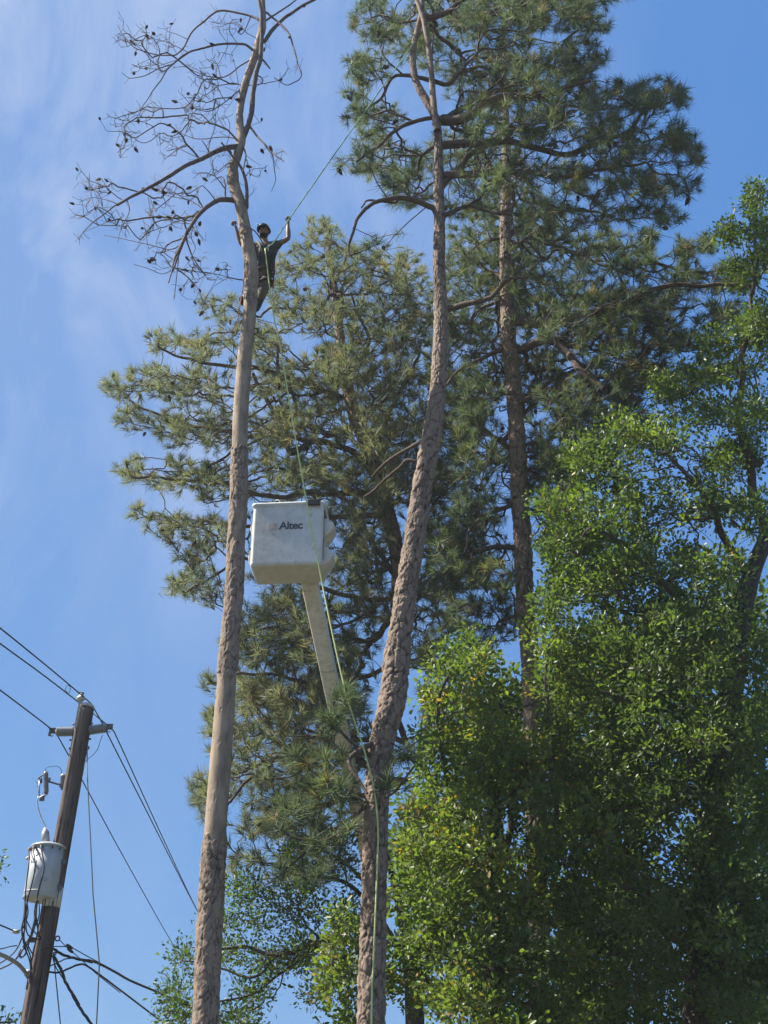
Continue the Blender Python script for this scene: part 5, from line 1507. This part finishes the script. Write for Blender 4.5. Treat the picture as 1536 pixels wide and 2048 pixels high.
# black leads down the transformer front and the tangle under it
LG = 'black leads hanging from the transformer'
def lead(pts, r, label): return wire('lead_cable', pts, r, M['cable'], label, 'cable', LG, step=.06)
def U2(px, py): return U(px, py, -.36)
lead([TS(-.86, .95, .05), U2(58, 1725), U2(53, 1765), U2(50, 1800), U2(50, 1830), U2(43, 1856), U2(46, 1880), U2(49, 1893)], .009, 'leftmost black lead down the transformer front')
lead([TS(-.52, .95, .05), U2(70, 1735), U2(62, 1775), U2(55, 1800), U2(52, 1840), U2(56, 1870), U(82, 1880, -.15)], .009, 'middle black lead down the transformer front')
lead([TS(-.12, .95, .05), U2(88, 1735), U2(80, 1770), U2(75, 1792), U2(73, 1820), U2(70, 1850), U2(60, 1880), U2(45, 1900), U2(25, 1925), U2(-5, 1940)], .010, 'right-hand black lead down the transformer front')
tang = [([(51, 1790), (48, 1830), (44, 1860), (50, 1885), (60, 1910), (64, 1940)], 'black cable hanging below the transformer, swinging back to the pole'),
        ([(53, 1800), (56, 1825), (50, 1850), (48, 1875), (52, 1900), (60, 1925), (62, 1960)], 'black cable below the transformer that joins the lamp arm base'),
        ([(55, 1800), (50, 1828), (47, 1855), (34, 1862), (28, 1866)], 'black cable below the transformer ending at the pale clamp'),
        ([(74, 1795), (70, 1815), (69, 1835), (74, 1850), (78, 1870), (83, 1878)], 'black cable below the transformer bending right to the pole'),
        ([(76, 1795), (79, 1820), (76, 1840), (66, 1860), (56, 1880), (45, 1895)], 'black cable loop crossing leftward under the transformer'),
        ([(74, 1800), (72, 1830), (76, 1855), (72, 1880), (66, 1905), (62, 1930)], 'black cable hanging near the pole from the transformer'),
        ([(50, 1835), (60, 1855), (70, 1865), (82, 1880)], 'short black cable slanting right to the pole under the transformer'),
        ([(73, 1815), (68, 1845), (60, 1875), (55, 1900)], 'black cable slanting left from under the transformer'),
        ([(52, 1850), (46, 1870), (38, 1890), (28, 1905), (10, 1920), (-6, 1930)], 'black cable sweeping down to the left edge'),
        ([(47, 1895), (40, 1912), (46, 1914), (52, 1905), (48, 1893)], 'small looped cable left of the pole'),
        ([(42, 1898), (36, 1911), (42, 1916), (52, 1908)], 'second small looped cable left of the pole'),
        ([(57, 1893), (62, 1903), (68, 1912)], 'short cable stub beside the pole')]
for pl_, lb in tang:
    q = [U(x, y, -.3 + .03 * math.sin(x * .7 + y * .3)) for x, y in pl_]
    wire('loose_cable', q, .0085, M['cable'], lb, 'cable', 'tangled cables beside the pole', step=.05)
mb = MB(); mb.tube([U(25, 1862.5, -.3), U(32, 1863.5, -.3), U(39, 1865, -.3)], [.02, .028, .012], 8); tag(mb.build('cable_clamp', M['porcelain_white']), 'pale wedge clamp on the cable left of the pole', 'clamp')
mb = MB(); mb.box(U(64, 1880, -.2), .10, .06, .055); mb.box(U(68, 1876, -.2), .08, .04, .02); tag(mb.build('bracket_spool', M['steel'], smooth=False, bevel=.01), 'dark steel spool bracket on the left side of the pole under the transformer', 'bracket')
# street lamp arm
arm = thing('lamp_arm', U(60, 1945, -.05), 'pale grey curved street lamp arm fixed to the lower pole', 'lamp arm')
mb = MB(); mb.tube(catmull([U(53, 1947, -.1), U(38, 1930, -.5), U(20, 1918, -.9), U(-5, 1907, -1.3), U(-60, 1890, -1.9)], sub=6), .024, 12); mb.build('arm_tube', M['galv'], arm)
mb = MB(); mb.tube([U(53, 1947, -.12), U(63, 1945, -.04)], .042, 12); mb.tube([U(54, 1950, -.1), U(56, 1956, -.08)], .02, 8); mb.build('arm_bracket', M['galv'], arm)
mb = MB(); mb.lathe(U(-60, 1890, -1.9), U(-110, 1893, -2.4), [(0, .05), (.3, .12), (.8, .12), (1, .04)], 16); mb.build('lamp_head', M['galv'], arm)
wire('down_cable', [U(56, 1955, -.15), U(54, 1968, -.15), U(52, 1978, -.15), U(54, 1980, -.15), U(57, 1965, -.15)], .007, M['cable'], 'short black cable loop hanging under the lamp arm bracket', 'cable', step=.04)
wire('conduit_wire', [polept(1700, -r_b * .7, -r_b * .8), polept(1900, -r_b * .9, -r_b * .6), polept(2048, -r_b * 1.0, -r_b * .4), np.array([gnd[0] - r_b, gnd[1] - .1, .3])], .006, M['cable'], 'thin dark wire running down the left side of the pole', 'wire')

# overhead lines
OL = 'overhead power lines'
wire('power_line', [P(-60, 1209, 11.0), P(0, 1256, 11.6), P(90, 1329, 13.2), U(164, 1391, -.15), U(183, 1408, .1), U(205, 1447, .0), P(213, 1464, 15.2), P(290, 1616, 18.5), P(355, 1745, 23), P(393, 1819, 26.5), P(447, 1924, 33), P(500, 2020, 41)], .009, M['wire'],
     'topmost power line, over the pole-top insulator and down to the right', 'power line', OL, step=.4)
wire('power_line', [P(-60, 1240, 11.0), P(0, 1287, 11.7), P(85, 1349, 13.5), U(163, 1409, .25), U(190, 1430, .2), U(219, 1454, .0), P(228, 1463, 15.2), P(322, 1668, 20), P(396, 1824, 26.3), P(452, 1926, 33), P(508, 2022, 41)], .009, M['wire'],
     'middle power line, passing behind the pole top to the right insulator', 'power line', OL, step=.4)
wire('power_line', [P(-60, 1336, 12.2), P(0, 1380, 13.0), U(105, 1460), U(116, 1473, .1), U(139, 1514, .3), U(163, 1558, .9), P(207, 1640, 18), P(245, 1710, 20), P(329, 1860, 26), P(380, 1945, 31), P(440, 2045, 38)], .009, M['wire'],
     'lowest power line, from the left insulator behind the pole to lower right', 'power line', OL, step=.4)
wire('wire_loop', [P(136, 1370, 14.2), P(140.5, 1374, 14.2), P(140, 1381, 14.2), P(137, 1387, 14.2), P(133.5, 1384, 14.2), P(130.5, 1381, 14.2), P(133, 1372, 14.2), P(136, 1370, 14.2)], .004, M['wire'], 'small square wire loop hanging under the topmost line', 'wire', step=.03)
wire('guy_wire', [U(174, 1499, -.05), U(175, 1560, -.2), U(186, 1790, -.7), U(193, 2048, -1.1), np.array([P(200, 2048, 13.5)[0], 13.0, 0])], .008, M['wire'], 'thin guy wire falling almost straight from the pole just right of it', 'wire', step=.5)
wire('bond_wire', [U(206, 1470), U(201, 1480), U(196, 1497), U(186, 1510), U(176, 1518), U(168, 1525)], .004, M['wire'], 'thin bond wire curving from right insulator back to the pole', 'wire', step=.05)
SV = 'service cables leaving the pole to the right'
def twisted(name, pts, r, label, m='cable'):
    c = catmull(pts, step=.06)
    T_, E1, E2 = frames(c)
    s_ = np.concatenate([[0], np.cumsum(np.linalg.norm(np.diff(c, axis=0), axis=1))])
    mb = MB()
    for k in range(3):
        a = s_ / .35 * 2 * math.pi + k * 2.094
        mb.tube(c + r * .9 * (np.cos(a)[:, None] * E1 + np.sin(a)[:, None] * E2), r * .8, 6)
    return tag(mb.build(name, M[m]), label, 'cable', SV)
twisted('service_cable', [U(108, 1898, -.1), U(125, 1909, .1), U(160, 1919), U(190, 1924, .3), P(230, 1944, 16.2), P(262, 1962, 17), P(330, 1991, 18.5), P(385, 2018, 20), P(450, 2048, 22)], .011, 'twisted grey service cable, upper of the pair curving to the right')
twisted('service_cable', [U(98, 1944, -.1), U(118, 1945), U(140, 1936, .1), U(158, 1929, .1), U(172, 1931, .3), P(200, 1950, 16), P(240, 1980, 16.8), P(290, 2018, 18), P(340, 2056, 19)], .0085, 'twisted dark service cable, lower of the pair curving to the right')
twisted('service_cable', [U(107, 1910, -.1), U(117, 1930), U(125, 1945), U(130, 1962), U(143, 1985), U(155, 2008), U(168, 2028), U(185, 2052), P(230, 2130, 15.5)], .012, 'thick twisted cable dropping steeply right beside the pole foot')
wire('service_wire', [U(100, 1932, -.1), U(112, 1927), U(130, 1918), U(146, 1916), U(160, 1920, .2), P(185, 1926, 15.5)], .008, M['cable'], 'thin dark wire arched from the pole to the upper service cable', 'cable', SV, step=.08)
wire('service_wire', [U(105, 1912, -.1), U(112, 1935), U(135, 1970), U(150, 1992), U(160, 2010)], .008, M['cable'], 'straight thin wire slanting down beside the thick twisted cable', 'cable', SV, step=.1)
wire('service_wire', [U(107, 1905, -.1), U(110, 1940), U(115, 1990), U(121, 2050), U(128, 2120)], .008, M['cable'], 'thin wire dropping nearly straight down right of the pole', 'cable', SV, step=.2)
wire('service_wire', [U(118, 1879), U(132, 1893), U(160, 1917), U(190, 1945, .2), P(240, 1985, 16.4)], .006, M['wire'], 'thin tail wire from the upper eye bolt toward lower right', 'cable', SV, step=.2)
wire('service_wire', [U(80, 1900, -.35), U(95, 1896, -.3), U(110, 1893, -.1), U(128, 1893), U(145, 1896), U(170, 1910), P(200, 1926, 15.6)], .006, M['wire'], 'thin wire wrapping across the pole front and on to the right', 'cable', SV, step=.1)
for a_, b_, lb in (((133, 1889), (145, 1897), 'upper small dark splice on the wires right of the pole'), ((135, 1897), (146, 1905), 'lower small dark splice on the wires right of the pole')):
    mb = MB(); mb.tube([U(*a_), U((a_[0] + b_[0]) / 2, (a_[1] + b_[1]) / 2), U(*b_)], [.014, .02, .014], 8); tag(mb.build('wire_splice', M['cable']), lb, 'splice', 'wire splices')
wire('service_wire', [P(-40, 1835, 13), P(0, 1850, 13.6), U(28, 1862, -.3)], .009, M['wire'], 'dark wire entering from the left edge to the pale clamp', 'cable', 'wires at the left edge', step=.2)
wire('service_wire', [P(-40, 1902, 13), P(0, 1898, 13.8), U(20, 1893, -.3), U(34, 1891, -.3)], .007, M['wire'], 'thin wire entering level from the left edge under the pale clamp', 'cable', 'wires at the left edge', step=.2)

# tidy helper properties
for o in bpy.data.objects:
    if '_o' in o: del o['_o']

# ------------------------------------------------------------------ thin haze box, added to imitate veiling lens glare
mb = MB(); mb.box((0, 18, 20), 80, 80, 42)
hm = bpy.data.materials.new('glare_haze'); hm.use_nodes = True; nt = hm.node_tree; nt.nodes.clear()
o_ = N(nt, 'ShaderNodeOutputMaterial'); v_ = N(nt, 'ShaderNodeVolumePrincipled')
v_.inputs['Color'].default_value = (0.92, 0.95, 1.0, 1); v_.inputs['Density'].default_value = 0.0007; v_.inputs['Anisotropy'].default_value = 0.2
nt.links.new(v_.outputs[0], o_.inputs['Volume'])
hz_ = mb.build('glare_haze', hm, smooth=False); hz_['kind'] = 'stuff'
